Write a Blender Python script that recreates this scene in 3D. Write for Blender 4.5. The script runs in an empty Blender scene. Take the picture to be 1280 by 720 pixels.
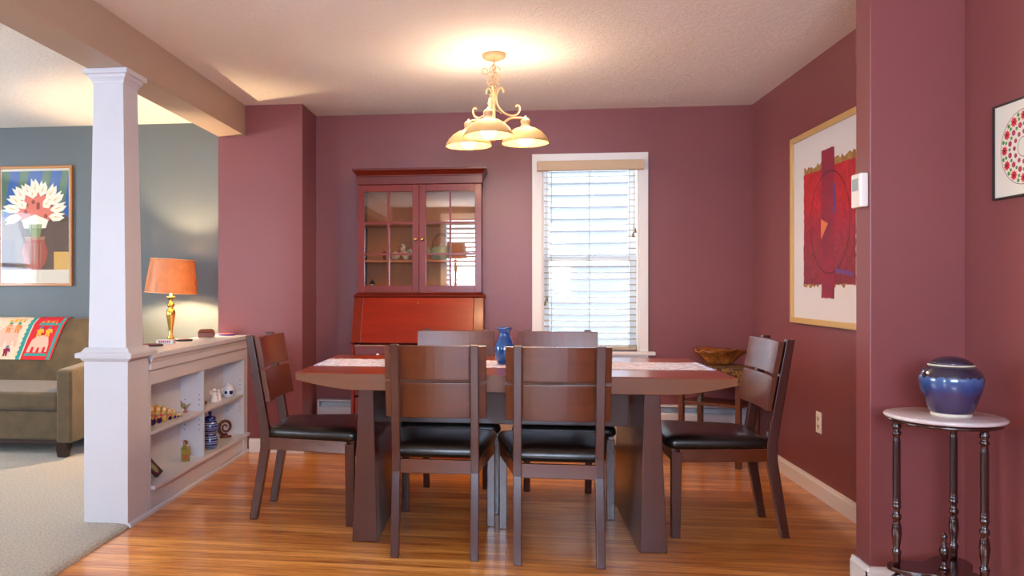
import bpy, bmesh, math, random
from mathutils import Vector, Matrix
random.seed(7)
C = bpy.context.scene.collection
PI = math.pi
CAMZ = 1.164
# ------------------------------------------------------------------ camera
cam_d = bpy.data.cameras.new('camera'); cam = bpy.data.objects.new('camera', cam_d); C.objects.link(cam)
cam_d.sensor_width = 36.0; cam_d.lens = 36.0*1000/1280
cam_d.shift_x = (640-510)/1280; cam_d.shift_y = -2/1280
cam_d.clip_start = 0.05
cam.location = (0, 0, CAMZ); cam.rotation_euler = (PI/2, 0, math.atan(0.122))
bpy.context.scene.camera = cam

# ------------------------------------------------------------------ materials
def lin(h):
    h = h.lstrip('#'); o = []
    for i in (0, 2, 4):
        c = int(h[i:i+2], 16)/255
        o.append(c/12.92 if c <= .04045 else ((c+.055)/1.055)**2.4)
    return (*o, 1)
MATS = {}
def base(name):
    m = bpy.data.materials.new(name); m.use_nodes = True
    nt = m.node_tree; b = nt.nodes['Principled BSDF']
    MATS[name] = m
    return m, nt, b
def noise(nt, scale, detail=4, rough=.5, coord='Object', stretch=None, dist=0):
    tc = nt.nodes.new('ShaderNodeTexCoord'); mp = nt.nodes.new('ShaderNodeMapping')
    nt.links.new(tc.outputs[coord], mp.inputs[0])
    if stretch: mp.inputs['Scale'].default_value = stretch
    n = nt.nodes.new('ShaderNodeTexNoise'); n.inputs['Scale'].default_value = scale
    n.inputs['Detail'].default_value = detail; n.inputs['Roughness'].default_value = rough
    n.inputs['Distortion'].default_value = dist
    nt.links.new(mp.outputs[0], n.inputs['Vector'])
    return n
def ramp(nt, src, stops):
    r = nt.nodes.new('ShaderNodeValToRGB')
    e = r.color_ramp.elements
    while len(e) < len(stops): e.new(.5)
    for i, (p, c) in enumerate(stops):
        e[i].position = p; e[i].color = lin(c) if isinstance(c, str) else c
    nt.links.new(src, r.inputs[0]); return r
def bump(nt, b, src, strength, dist=.01):
    bp = nt.nodes.new('ShaderNodeBump'); bp.inputs['Strength'].default_value = strength
    bp.inputs['Distance'].default_value = dist
    nt.links.new(src, bp.inputs['Height']); nt.links.new(bp.outputs[0], b.inputs['Normal'])
def plain(name, col, rough=.5, metal=0, spec=.5, coat=0, var=None, vscale=6, bs=0, bscale=120, bdist=.002, stretch=None, sheen=0):
    m, nt, b = base(name)
    b.inputs['Base Color'].default_value = lin(col); b.inputs['Roughness'].default_value = rough
    b.inputs['Metallic'].default_value = metal; b.inputs['Specular IOR Level'].default_value = spec
    b.inputs['Coat Weight'].default_value = coat; b.inputs['Coat Roughness'].default_value = .12
    b.inputs['Sheen Weight'].default_value = sheen
    if var:
        n = noise(nt, vscale, 5, .6, stretch=stretch)
        r = ramp(nt, n.outputs['Fac'], [(.3, col), (.7, var)])
        nt.links.new(r.outputs[0], b.inputs['Base Color'])
    if bs:
        n2 = noise(nt, bscale, 3, .6); bump(nt, b, n2.outputs['Fac'], bs, bdist)
    return m
def wood(name, c1, c2, rough=.35, coat=.3, axis='X', scale=9, spec=.5):
    st = {'X': (.09, 1, 1), 'Y': (1, .09, 1), 'Z': (1, 1, .09)}[axis]
    m, nt, b = base(name)
    n = noise(nt, scale*3, 6, .65, stretch=st, dist=.6)
    r = ramp(nt, n.outputs['Fac'], [(.28, c1), (.75, c2)])
    nt.links.new(r.outputs[0], b.inputs['Base Color'])
    b.inputs['Roughness'].default_value = rough; b.inputs['Coat Weight'].default_value = coat
    b.inputs['Coat Roughness'].default_value = .15; b.inputs['Specular IOR Level'].default_value = spec
    return m
def glass(name, refl=.06, rough=.02, tint='ffffff'):
    m, nt, b = base(name); nt.nodes.remove(b)
    t = nt.nodes.new('ShaderNodeBsdfTransparent'); t.inputs[0].default_value = lin(tint)
    g = nt.nodes.new('ShaderNodeBsdfGlossy'); g.inputs['Roughness'].default_value = rough
    mx = nt.nodes.new('ShaderNodeMixShader'); mx.inputs[0].default_value = refl
    out = nt.nodes['Material Output']
    nt.links.new(t.outputs[0], mx.inputs[1]); nt.links.new(g.outputs[0], mx.inputs[2]); nt.links.new(mx.outputs[0], out.inputs[0])
    return m
def emis(name, col, s):
    m, nt, b = base(name)
    b.inputs['Base Color'].default_value = lin(col); b.inputs['Emission Color'].default_value = lin(col); b.inputs['Emission Strength'].default_value = s
    return m
def shade_mat(name, col, trans, w=.5, vscale=0, c2=None):
    m, nt, b = base(name)
    b.inputs['Base Color'].default_value = lin(col); b.inputs['Roughness'].default_value = .5
    t = nt.nodes.new('ShaderNodeBsdfTranslucent'); t.inputs[0].default_value = lin(trans)
    if vscale:
        n = noise(nt, vscale, 4, .6); r = ramp(nt, n.outputs['Fac'], [(.35, trans), (.7, c2)])
        nt.links.new(r.outputs[0], t.inputs[0])
    mx = nt.nodes.new('ShaderNodeMixShader'); mx.inputs[0].default_value = w
    out = nt.nodes['Material Output']
    nt.links.new(b.outputs[0], mx.inputs[1]); nt.links.new(t.outputs[0], mx.inputs[2]); nt.links.new(mx.outputs[0], out.inputs[0])
    return m

M = {}
M['wall'] = plain('mauve_paint', '874948', .38, spec=.4, var='814544', vscale=1.2, bs=.15, bscale=160, bdist=.001)
M['gray'] = plain('gray_paint', '5a6060', .5, var='555b5c', vscale=1.5, bs=.12, bscale=160, bdist=.001)
M['beam'] = plain('taupe_paint', 'b49a84', .5, bs=.1, bscale=160, bdist=.001)
M['white'] = plain('white_gloss_paint', 'ceccd0', .35, var='c8c6ca', vscale=3)
M['trim'] = plain('cream_trim_paint', 'e8e0d8', .4)
# textured ceiling
m, nt, b = base('textured_ceiling'); b.inputs['Base Color'].default_value = lin('f6efe4'); b.inputs['Roughness'].default_value = .8
n = noise(nt, 26, 6, .62, dist=2.2); r = ramp(nt, n.outputs['Fac'], [(.46, '000000'), (.6, 'ffffff')]); bump(nt, b, r.outputs[0], .45, .006)
M['ceiling'] = m
# strip floor
m, nt, b = base('oak_strip_floor')
tc = nt.nodes.new('ShaderNodeTexCoord'); br = nt.nodes.new('ShaderNodeTexBrick')
nt.links.new(tc.outputs['Object'], br.inputs['Vector'])
br.inputs['Scale'].default_value = 1; br.inputs['Brick Width'].default_value = 6; br.inputs['Row Height'].default_value = .057
br.inputs['Mortar Size'].default_value = .0012; br.inputs['Mortar Smooth'].default_value = .2
br.inputs['Color1'].default_value = lin('ffb45c'); br.inputs['Color2'].default_value = lin('d0822c'); br.inputs['Mortar'].default_value = lin('6a3814')
br.offset = .37; br.offset_frequency = 3
g = noise(nt, 14, 7, .7, stretch=(.12, 1.6, 1), dist=1.2)
gr = ramp(nt, g.outputs['Fac'], [(.32, 'a87850'), (.45, 'dcc4ac'), (.62, 'ffffff')])
mu = nt.nodes.new('ShaderNodeMix'); mu.data_type = 'RGBA'; mu.blend_type = 'MULTIPLY'; mu.inputs[0].default_value = 1
nt.links.new(br.outputs['Color'], mu.inputs[6]); nt.links.new(gr.outputs[0], mu.inputs[7])
nt.links.new(mu.outputs[2], b.inputs['Base Color'])
b.inputs['Roughness'].default_value = .3; b.inputs['Coat Weight'].default_value = .6; b.inputs['Coat Roughness'].default_value = .16
g2 = noise(nt, 9, 3, .5, stretch=(.5, 2, 1)); bump(nt, b, g2.outputs['Fac'], .12, .004)
M['floor'] = m
m, nt, b = base('beige_carpet'); n = noise(nt, 90, 6, .75); r = ramp(nt, n.outputs['Fac'], [(.3, '7e7260'), (.5, 'aea290'), (.72, 'd0c6b4')])
nt.links.new(r.outputs[0], b.inputs['Base Color']); b.inputs['Roughness'].default_value = 1; b.inputs['Sheen Weight'].default_value = .3; bump(nt, b, n.outputs['Fac'], .9, .012)
M['carpet'] = m
M['tabletop'] = wood('reddish_tabletop_wood', '7c2a0c', '984014', .28, .5)
M['apron'] = wood('brown_apron_wood', '6c3812', '7a4418', .42, .05, scale=4)
M['tleg'] = wood('dark_table_leg_wood', '46211a', '52291e', .3, .4, 'Z', scale=4)
M['chair'] = wood('dark_chair_wood', '50220c', '642c14', .27, .6, 'X', scale=5)
M['chairz'] = wood('dark_chair_post_wood', '3e1710', '4a2016', .27, .6, 'Z', scale=5)
M['leather'] = plain('black_leather', '17120f', .28, spec=.6, bs=.3, bscale=60, bdist=.003)
M['cherry'] = wood('cherry_wood', '741404', '8c2006', .36, .08, 'X', scale=4, spec=.25)
M['cherryz'] = wood('cherry_stile_wood', '5e1408', '741e0c', .34, .12, 'Z', scale=4, spec=.25)
M['cherrydk'] = wood('dark_cherry_moulding_wood', '4e0e05', '641808', .34, .15, 'X', scale=4, spec=.3)
M['cherryin'] = wood('cherry_interior_wood', 'c07044', 'cc8050', .5, .1, 'Z', scale=4)
M['brass'] = plain('brass', 'c8a050', .25, metal=1)
M['brassdark'] = plain('aged_brass', '8a6a30', .35, metal=1)
M['chand'] = plain('cream_iron', 'be9870', .45, var='a88458', vscale=30)
M['shadeglass'] = shade_mat('cream_glass_shade', 'e6b878', 'f2d4a0', .04)
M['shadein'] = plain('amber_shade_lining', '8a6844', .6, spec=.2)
M['bulb'] = emis('lit_bulb', 'ffd6a0', 110)
M['lshade'] = shade_mat('tan_lamp_shade', '8c7050', '7c5234', .12, 26, 'd0a47c')
M['lshadein'] = shade_mat('cream_lining', 'e8d0a8', 'e0a060', .35)
M['blind'] = plain('cream_blind_slat', 'a89a84', .5)
M['tan'] = plain('tan_blind_wood', 'cbaa84', .5)
M['vinyl'] = plain('white_vinyl', 'e2e4e6', .4)
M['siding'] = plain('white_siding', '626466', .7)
M['pane'] = glass('window_glass', .05)
M['cglass'] = glass('cabinet_glass', .085, .01, 'f0ece4')
M['picglass'] = glass('picture_glass', .02, .03)
M['heater'] = plain('white_heater_enamel', 'd4d2d4', .4)
M['dark'] = plain('dark_slot', '1c1815', .7)
M['black'] = plain('black_frame_paint', '1a1614', .4)
M['mahog'] = plain('mahogany_gloss', '35100c', .18, spec=.6, coat=.6, var='2a0b0a', vscale=8)
M['marble'] = plain('white_marble', 'e6dfdc', .12, var='c0b2b2', vscale=5, coat=.4)
M['suede'] = plain('olive_suede', '5c492f', .95, var='483a26', vscale=9, sheen=.15, bs=.3, bscale=18, bdist=.004)
M['sofaleg'] = plain('espresso_leg', '2a1712', .35)
M['frameo'] = plain('honey_wood_frame', 'b06f2a', .35, coat=.3)
M['framey'] = plain('pale_gold_frame', 'cfa865', .35, coat=.2)
M['mat'] = plain('white_mat_board', 'ded8d6', .7)
M['plate'] = plain('white_plastic', 'ece4d8', .35)
M['bluglaze'] = plain('cobalt_blue_glaze', '0e3a78', .12, spec=.7, coat=.5, var='1a5596', vscale=22)
def P(n, c, r=.5, **k):
    M[n] = plain(n, c, r, **k); return M[n]

# ------------------------------------------------------------------ mesh helpers
ORG = {}
class MB:
    def __init__(s): s.v = []; s.f = []; s.mi = []; s.sm = []
    def add(s, vs, fs, mi=0, sm=False):
        o = len(s.v); s.v += [tuple(v) for v in vs]
        for f in fs: s.f.append([i+o for i in f]); s.mi.append(mi); s.sm.append(sm)
        return s
    def box(s, x0, x1, y0, y1, z0, z1, mi=0):
        return s.taper(x0, x1, y0, y1, z0, x0, x1, y0, y1, z1, mi)
    def taper(s, x0, x1, y0, y1, z0, X0, X1, Y0, Y1, z1, mi=0):
        v = [(x0,y0,z0),(x1,y0,z0),(x1,y1,z0),(x0,y1,z0),(X0,Y0,z1),(X1,Y0,z1),(X1,Y1,z1),(X0,Y1,z1)]
        return s.add(v, [(0,3,2,1),(4,5,6,7),(0,1,5,4),(1,2,6,5),(2,3,7,6),(3,0,4,7)], mi)
    def prism(s, pts, d0, d1, axis='y', mi=0, sm=False):
        # pts 2-D polygon, extruded along axis
        def q(a, b, d): return {'y': (a, d, b), 'x': (d, a, b), 'z': (a, b, d)}[axis]
        n = len(pts); v = [q(a, b, d0) for a, b in pts]+[q(a, b, d1) for a, b in pts]
        s.add(v, [list(range(n))[::-1], list(range(n, 2*n))], mi)
        o = len(s.v)-2*n
        for i in range(n):
            j = (i+1) % n; s.f.append([o+i, o+j, o+n+j, o+n+i]); s.mi.append(mi); s.sm.append(sm)
        return s
    def lathe(s, prof, c, seg=32, mi=0, sx=1, sy=1, mat=None):
        # prof: (r, z) list bottom->top
        v = []; f = []
        for r, z in prof:
            for k in range(seg):
                a = 2*PI*k/seg; v.append(Vector((sx*r*math.cos(a), sy*r*math.sin(a), z)))
        for i in range(len(prof)-1):
            for k in range(seg):
                j = (k+1) % seg; f.append((i*seg+k, i*seg+j, (i+1)*seg+j, (i+1)*seg+k))
        f.append(tuple(range(seg))[::-1]); f.append(tuple((len(prof)-1)*seg+k for k in range(seg)))
        if mat: v = [mat @ p for p in v]
        v = [p+Vector(c) for p in v]
        return s.add(v, f, mi, True)
    def shell(s, prof, c, seg=32, mi=0, mat=None):
        v = []; f = []
        for r, z in prof:
            for k in range(seg):
                a = 2*PI*k/seg; v.append(Vector((r*math.cos(a), r*math.sin(a), z)))
        for i in range(len(prof)-1):
            for k in range(seg):
                j = (k+1) % seg; f.append((i*seg+k, i*seg+j, (i+1)*seg+j, (i+1)*seg+k))
        if mat: v = [mat @ p for p in v]
        return s.add([p+Vector(c) for p in v], f, mi, True)
    def ball(s, c, r, mi=0, seg=16, sx=1, sy=1, sz=1):
        n = seg//2
        prof = [(max(r*math.sin(PI*i/n), r*.02), -r*sz*math.cos(PI*i/n)) for i in range(n+1)]
        return s.lathe(prof, c, seg, mi, sx, sy)
    def tube(s, pts, r, seg=8, mi=0, closed=False):
        pts = [Vector(p) for p in pts]; n = len(pts); v = []; f = []
        rs = r if isinstance(r, (list, tuple)) else [r]*n
        up = None
        for i, p in enumerate(pts):
            if closed: t = pts[(i+1) % n]-pts[i-1]
            else: t = pts[min(i+1, n-1)]-pts[max(i-1, 0)]
            t.normalize()
            if up is None:
                up = Vector((0, 0, 1)) if abs(t.z) < .9 else Vector((1, 0, 0))
            a = t.cross(up).normalized(); up2 = a.cross(t).normalized(); up = up2
            for k in range(seg):
                an = 2*PI*k/seg; v.append(p+(a*math.cos(an)+up2*math.sin(an))*rs[i])
        m_ = n if closed else n-1
        for i in range(m_):
            for k in range(seg):
                j = (k+1) % seg; i2 = (i+1) % n
                f.append((i*seg+k, i*seg+j, i2*seg+j, i2*seg+k))
        if not closed:
            f.append(tuple(range(seg))[::-1]); f.append(tuple((n-1)*seg+k for k in range(seg)))
        return s.add(v, f, mi, True)
    def xf(s, mat, start=0):
        s.v = s.v[:start]+[tuple(mat @ Vector(p)) for p in s.v[start:]]; return s
    def build(s, name, mats, parent=None, bev=0, sub=0, seg=2):
        if not isinstance(mats, (list, tuple)): mats = [mats]
        o0 = ORG.get(parent.name, Vector((0,0,0))) if parent else Vector((0,0,0))
        me = bpy.data.meshes.new(name)
        me.from_pydata([tuple(Vector(v)-o0) for v in s.v], [], s.f)
        for m_ in mats: me.materials.append(m_)
        for p, mi, sm in zip(me.polygons, s.mi, s.sm): p.material_index = mi; p.use_smooth = sm
        me.update()
        bm = bmesh.new(); bm.from_mesh(me); bmesh.ops.recalc_face_normals(bm, faces=bm.faces); bm.to_mesh(me); bm.free()
        o = bpy.data.objects.new(name, me); C.objects.link(o)
        if parent: o.parent = parent
        ORG[o.name] = o0
        if bev:
            md = o.modifiers.new('bevel', 'BEVEL'); md.width = bev; md.segments = seg; md.limit_method = 'ANGLE'; md.angle_limit = .7
        if sub:
            md = o.modifiers.new('subsurf', 'SUBSURF'); md.levels = sub; md.render_levels = sub
        return o
def tag(o, label, cat, group=None):
    o['label'] = label; o['category'] = cat
    if group: o['group'] = group
    return o
def struct(o): o['kind'] = 'structure'; return o
def thing(name, label, cat, loc=(0,0,0), group=None, local=False):
    o = bpy.data.objects.new(name, None); C.objects.link(o); o.location = loc; o.empty_display_size = .1
    ORG[o.name] = Vector((0,0,0)) if local else Vector(loc)
    return tag(o, label, cat, group)
def copy_tree(o, parent=None):
    c = o.copy(); C.objects.link(c); c.parent = parent
    for ch in list(o.children): copy_tree(ch, c)
    return c
def arc(cx, cz, r, a0, a1, n): return [(cx+r*math.cos(a0+(a1-a0)*i/n), cz+r*math.sin(a0+(a1-a0)*i/n)) for i in range(n+1)]
def spline(pts, n=8):
    P_ = [Vector(p) for p in pts]; P_ = [2*P_[0]-P_[1]]+P_+[2*P_[-1]-P_[-2]]; out = []
    for i in range(1, len(P_)-2):
        for k in range(n):
            t = k/n; a, b, c, d = P_[i-1], P_[i], P_[i+1], P_[i+2]
            out.append(.5*((2*b)+(c-a)*t+(2*a-5*b+4*c-d)*t*t+(3*b-a-3*c+d)*t**3))
    out.append(P_[-2]); return out

# ------------------------------------------------------------------ room shell
H = 2.44; XR = 1.72; YB = 5.87; YL = 6.0; YR = -1.7; XL = -6.0; XBEAM = -1.82
struct(MB().box(-2.2, 2.6, YR-.1, 6.2, -.1, 0).build('floor', M['floor']))
cp = MB(); prof = [(XL-.1, .004), (XL-.1, .022), (-1.87, .022), (-1.835, .021), (-1.812, .016), (-1.80, .008), (-1.797, .001), (-1.85, .001)]
cp.prism(prof, YR, 3.66, 'y'); cp.box(XL-.1, -2.03, 3.66, 6.0, .001, .022)
struct(cp.build('carpet', M['carpet']))
struct(MB().box(XL-.2, 2.7, YR-.2, 6.2, H, H+.1).build('ceiling', M['ceiling']))
# back wall with window opening
WX0, WX1, WZ0, WZ1 = .262, .945, .70, 2.06
wb = MB(); T = .16
wb.box(-1.41, WX0, YB, YB+T, 0, H); wb.box(WX1, XR+.15, YB, YB+T, 0, H)
wb.box(WX0, WX1, YB, YB+T, 0, WZ0); wb.box(WX0, WX1, YB, YB+T, WZ1, H)
struct(wb.build('wall_back', M['wall']))
struct(MB().box(-2.02, -1.41, 5.46, 6.14, 0, H).build('wall_chimney', M['wall']))
struct(MB().box(XL, -2.02, YL, YL+.15, 0, H).build('wall_living', M['gray']))
struct(MB().box(XR, XR+.15, 3.375, YB, 0, H).build('wall_right', M['wall']))
struct(MB().box(1.383, XR+.15, 3.25, 3.375, 0, H).build('wall_stub', M['wall'], bev=.004))
struct(MB().box(XR, XR+.15, YR, 3.25, 0, H).build('wall_hall', M['wall']))
# living left wall with wide window opening
lw = MB(); lw.box(XL-.15, XL, YR, YL, 0, .7); lw.box(XL-.15, XL, YR, YL, 2.15, H); lw.box(XL-.15, XL, YR, 2.2, .7, 2.15); lw.box(XL-.15, XL, 4.4, YL, .7, 2.15)
struct(lw.build('wall_left', M['gray']))
# front wall behind the camera: two openings
fw = MB()
OP = [(-5.0, -3.4, .6, 2.15), (-.95, 1.1, 1.0, 2.25)]
xs = XL-.15
for x0, x1, z0, z1 in OP:
    fw.box(xs, x0, YR-.15, YR, 0, H); fw.box(x0, x1, YR-.15, YR, 0, z0); fw.box(x0, x1, YR-.15, YR, z1, H); xs = x1
fw.box(xs, XR+.15, YR-.15, YR, 0, H)
struct(fw.build('wall_front', M['gray']))
# beam
struct(MB().box(-2.02, XBEAM, YR, 5.459, 2.224, H).build('ceiling_beam', M['beam'], bev=.003))
# baseboards
bb = lambda: [(0, 0), (.016, 0), (.016, .075), (.011, .083), (.009, .094), (0, .094)]
def base_x(x, y0, y1, name, sgn=-1):
    o = MB(); o.prism([(x+sgn*a, b) for a, b in bb()], y0, y1, 'y'); return struct(o.build(name, M['trim']))
base_x(XR, 3.375, YB, 'baseboard_right')
base_x(XR, YR, 3.25, 'baseboard_hall')
o = MB(); o.prism([(1.383-a, b) for a, b in bb()], 3.232, 3.39, 'y'); o.prism([(3.25-a, b) for a, b in bb()], 1.367, XR-.016, 'x'); struct(o.build('baseboard_stub', M['trim']))
o = MB(); o.prism([(5.46-a, b) for a, b in bb()], -1.79, -1.395, 'x'); o.prism([(-1.41+a, b) for a, b in bb()], 5.445, 5.80, 'y'); struct(o.build('baseboard_chimney', M['trim']))

# ------------------------------------------------------------------ window 1
w1 = bpy.data.objects.new('window_1', None); C.objects.link(w1); w1.location = (.6, YB, .7); ORG['window_1'] = Vector(w1.location); struct(w1)
cs = MB(); CX0, CX1, CZT = .190, 1.007, 2.12
yc = YB-.02
cs.prism([(CX0, .70), (CX0, CZT), (CX1, CZT), (CX1, .70), (WX1, .70), (WX1, WZ1), (WX0, WZ1), (WX0, .70)], yc, YB, 'y')
for a, b_ in ((WX0, WX0+.012), (WX1-.012, WX1)): cs.box(a, b_, YB, YB+.14, .70, WZ1)
cs.box(WX0, WX1, YB, YB+.14, WZ1-.012, WZ1)
cs.build('window_frame', M['trim'], w1, bev=.003)
MB().box(CX0-.03, CX1+.045, YB-.05, YB+.02, .675, .70).build('window_sill', M['trim'], w1, bev=.004)
MB().box(CX0, CX1, YB-.018, YB, .60, .675).build('apron', M['trim'], w1, bev=.003)
def sash(z0, z1, y, nm):
    f = MB(); a, b_ = WX0+.012, WX1-.012; w = .045
    f.box(a, a+w, y, y+.03, z0, z1); f.box(b_-w, b_, y, y+.03, z0, z1); f.box(a+w, b_-w, y, y+.03, z0, z0+w*.8); f.box(a+w, b_-w, y, y+.03, z1-w*.8, z1)
    s = f.build(nm, M['vinyl'], w1, bev=.003)
    MB().box(a+w, b_-w, y+.013, y+.017, z0+w*.8, z1-w*.8).build('pane', M['pane'], s)
    return s
sash(1.345, WZ1-.012, YB+.10, 'upper_sash')
ls = sash(.70, 1.385, YB+.065, 'lower_sash')
MB().box(.58, .63, YB+.045, YB+.065, 1.385, 1.397).build('sash_lock', M['heater'], ls, bev=.003)
# blind
bl = thing('window_blind', 'white slatted blind with tan headrail in the window behind the table', 'blind', (.6, YB-.01, 2.0))
MB().box(.225, .972, YB-.07, YB-.021, 1.992, 2.062).build('headrail', M['tan'], bl, bev=.004)
sl = MB(); N = 29; z0, z1 = .745, 1.96
for i in range(N):
    z = z0+(z1-z0)*i/(N-1)
    a = math.radians(7); d = .024
    p = [(YB+.028+t*d*math.cos(a), z+t*d*math.sin(a)-.003*(t*t)+.0014*q) for t, q in ((-1,0),(-.5,0),(0,0),(.5,0),(1,0),(1,1),(.5,1),(0,1),(-.5,1),(-1,1))]
    sl.prism([(y, zz) for y, zz in p], WX0+.016, WX1-.016, 'x')
sl.build('slats', M['blind'], bl)
MB().box(WX0+.016, WX1-.016, YB+.005, YB+.05, .712, .728).build('bottom_rail', M['tan'], bl, bev=.003)
for x in (.33, .60, .88):
    t = MB()
    for dy in (.003, .053): t.tube([(x, YB+dy, .72), (x, YB+dy, 2.0)], .0014, 6)
    t.build('ladder_cord', M['blind'], bl)
for x, zb in ((.905, 1.55), (.285, 1.06)):
    t = MB(); t.tube([(x, YB-.004, zb), (x+.004, YB-.004, 1.98)], .0012, 6); t.tube([(x+.01, YB-.004, zb+.01), (x+.012, YB-.004, 1.98)], .0012, 6)
    cd = t.build('pull_cord', M['blind'], bl)
    for dx, dz in ((0, 0), (.014, .03)):
        MB().lathe([(.002, .035), (.006, .02), (.009, 0), (.007, -.004)][::-1], (x+dx, YB-.004, zb+dz-.03), 10).build('tassel', M['brassdark'], cd)
# neighbour siding outside
sd = MB(); z = -1.0
while z < 2.6:
    sd.add([(-4, 8.6, z), (5, 8.6, z), (5, 8.585, z+.005), (-4, 8.585, z+.005), (-4, 8.61, z+.13), (5, 8.61, z+.13)], [(0,1,2,3), (3,2,5,4)]); z += .125
sd.box(-4, 5, 8.612, 8.8, -1, 2.6)
struct(sd.build('wall_neighbour', M['siding']))

# window 2 (behind the camera) with blinds -- seen reflected in the cabinet glass
w2 = bpy.data.objects.new('window_2', None); C.objects.link(w2); w2.location = (-.3, YR, 1.0); ORG['window_2'] = Vector(w2.location); struct(w2)
f = MB(); x0, x1, z0, z1 = OP[1]
f.prism([(x0-.09, z0-.09), (x1+.09, z0-.09), (x1+.09, z1+.09), (x0-.09, z1+.09), (x0-.09, z0-.09), (x0, z0), (x0, z1), (x1, z1), (x1, z0), (x0, z0)], YR, YR+.02, 'y')
f.build('window_frame', M['trim'], w2)
sl = MB(); n = 17
for i in range(n):
    z = z0+.03+(z1-z0-.05)*i/(n-1); sl.taper(x0+.01, x1-.01, YR-.06, YR-.02, z, x0+.01, x1-.01, YR-.045, YR-.02, z+.03)
bl2 = sl.build('window_blind', M['blind']); tag(bl2, 'slatted blind mirrored in the right glass door of the cabinet', 'blind')
w3 = bpy.data.objects.new('window_3', None); C.objects.link(w3); w3.location = (-3.8, YR, .6); ORG['window_3'] = Vector(w3.location); struct(w3)
f = MB(); x0, x1, z0, z1 = OP[0]
for a in (x0, x0+.78, x1-.05): f.box(a, a+.05, YR-.1, YR-.04, z0, z1)
for a in (z0, (z0+z1)/2, z1-.05): f.box(x0, x1, YR-.1, YR-.045, a, a+.05)
f.build('window_frame', M['trim'], w3)
w4 = bpy.data.objects.new('window_4', None); C.objects.link(w4); w4.location = (XL, 2.8, .7); ORG['window_4'] = Vector(w4.location); struct(w4)
f = MB()
for a in (2.2, 3.27, 4.35): f.box(XL-.1, XL-.04, a, a+.05, .7, 2.15)
for a in (.7, 1.4, 2.1): f.box(XL-.1, XL-.045, 2.2, 4.4, a, a+.05)
f.build('window_frame', M['trim'], w4)

# ------------------------------------------------------------------ column
col = thing('column', 'square tapered white column on a boxed pedestal beside the half wall', 'column', (-1.917, 3.77, 0))
MB().box(-2.03, -1.806, 3.662, 3.885, 0, .808).build('pedestal', M['white'], col, bev=.002)
def ring(o, x0, x1, y0, y1, prof):
    # prof: list of (offset, z): square mould
    vs = []; fs = []
    for d, z in prof: vs += [(x0-d, y0-d, z), (x1+d, y0-d, z), (x1+d, y1+d, z), (x0-d, y1+d, z)]
    n = len(prof)
    for i in range(n-1):
        for k in range(4):
            j = (k+1) % 4; fs.append((4*i+k, 4*i+j, 4*i+4+j, 4*i+4+k))
    fs.append((3, 2, 1, 0)); fs.append(tuple(4*(n-1)+k for k in range(4)))
    o.add(vs, fs)
o = MB(); ring(o, -2.03, -1.806, 3.662, 3.885, [(.0, .800), (.008, .806), (.014, .816), (.030, .818), (.032, .836), (.028, .842), (.012, .846), (.004, .856), (-.003, .866), (-.006, .866)]); o.build('pedestal_cap', M['white'], col)
MB().taper(-2.022, -1.829, 3.688, 3.873, .862, -2.005, -1.852, 3.705, 3.858, 2.18).build('shaft', M['white'], col, bev=.002)
o = MB(); ring(o, -2.005, -1.852, 3.705, 3.858, [(.0, 2.155), (.004, 2.160), (.006, 2.168), (.014, 2.180), (.020, 2.184), (.020, 2.198), (.036, 2.200), (.036, 2.223), (.0, 2.223)]); o.build('capital', M['white'], col)

# ------------------------------------------------------------------ half wall bookcase
XF = -1.806; XBK = -1.955; Y0, Y1 = 3.887, 5.458
bk = thing('half_wall_bookcase', 'white half wall with recessed shelves between the column and the chimney wall', 'bookcase', (-1.9, 4.66, 0))
cs = MB()
OY0, OY1, OZ0, OZ1 = 3.915, 5.385, .118, .660
cs.box(-2.03, XBK, Y0, Y1, 0, .79)                 # back
cs.box(XBK, XF, Y0, OY0, 0, .79); cs.box(XBK, XF, OY1, Y1, 0, .79)
cs.box(XBK, XF, OY0, OY1, OZ1, .79); cs.box(XBK, XF-.006, OY0, OY1, 0, OZ0)
cs.build('case', M['white'], bk)
MB().box(XF, XF+.012, Y0, Y1, .735, .797).build('frieze', M['white'], bk, bev=.002)
o = MB(); o.prism([(XF, .765), (XF+.013, .772), (XF+.018, .788), (XF+.026, .797), (XF, .797)], Y0, Y1, 'y'); o.build('moulding', M['white'], bk)
MB().box(-2.07, -1.778, Y0, 5.458, .797, .823).build('countertop', M['white'], bk, bev=.004)
MB().box(XBK, XF+.022, OY0, 5.455, .120, .140).build('shelf', M['white'], bk, bev=.003)
MB().box(XBK, XF-.004, OY0, 4.637, .397, .415).build('shelf', M['white'], bk, bev=.002)
MB().box(XBK, XF-.004, 4.660, OY1, .397, .415).build('shelf', M['white'], bk, bev=.002)
MB().box(XBK, XF-.002, 4.638, 4.658, .140, OZ1).build('divider', M['white'], bk, bev=.001)
MB().prism([(XF, 0), (XF+.014, 0), (XF+.014, .014), (XF+.006, .022), (XF, .022)], 3.662, 5.455, 'y').build('shoe_moulding', M['white'], bk)
ph = MB()
for yy in (4.6372, OY1-.0008):
    for xx in (-1.925, -1.835):
        for zz in (.30, .33, .36, .45, .48, .51):
            if zz > .40 and xx < -1.9 and zz > .5: continue
            ph.add([(xx+.0035*math.cos(k*PI/4), yy, zz+.0035*math.sin(k*PI/4)) for k in range(8)], [tuple(range(8))])
ph.build('peg_holes', M['dark'], bk)

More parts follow.
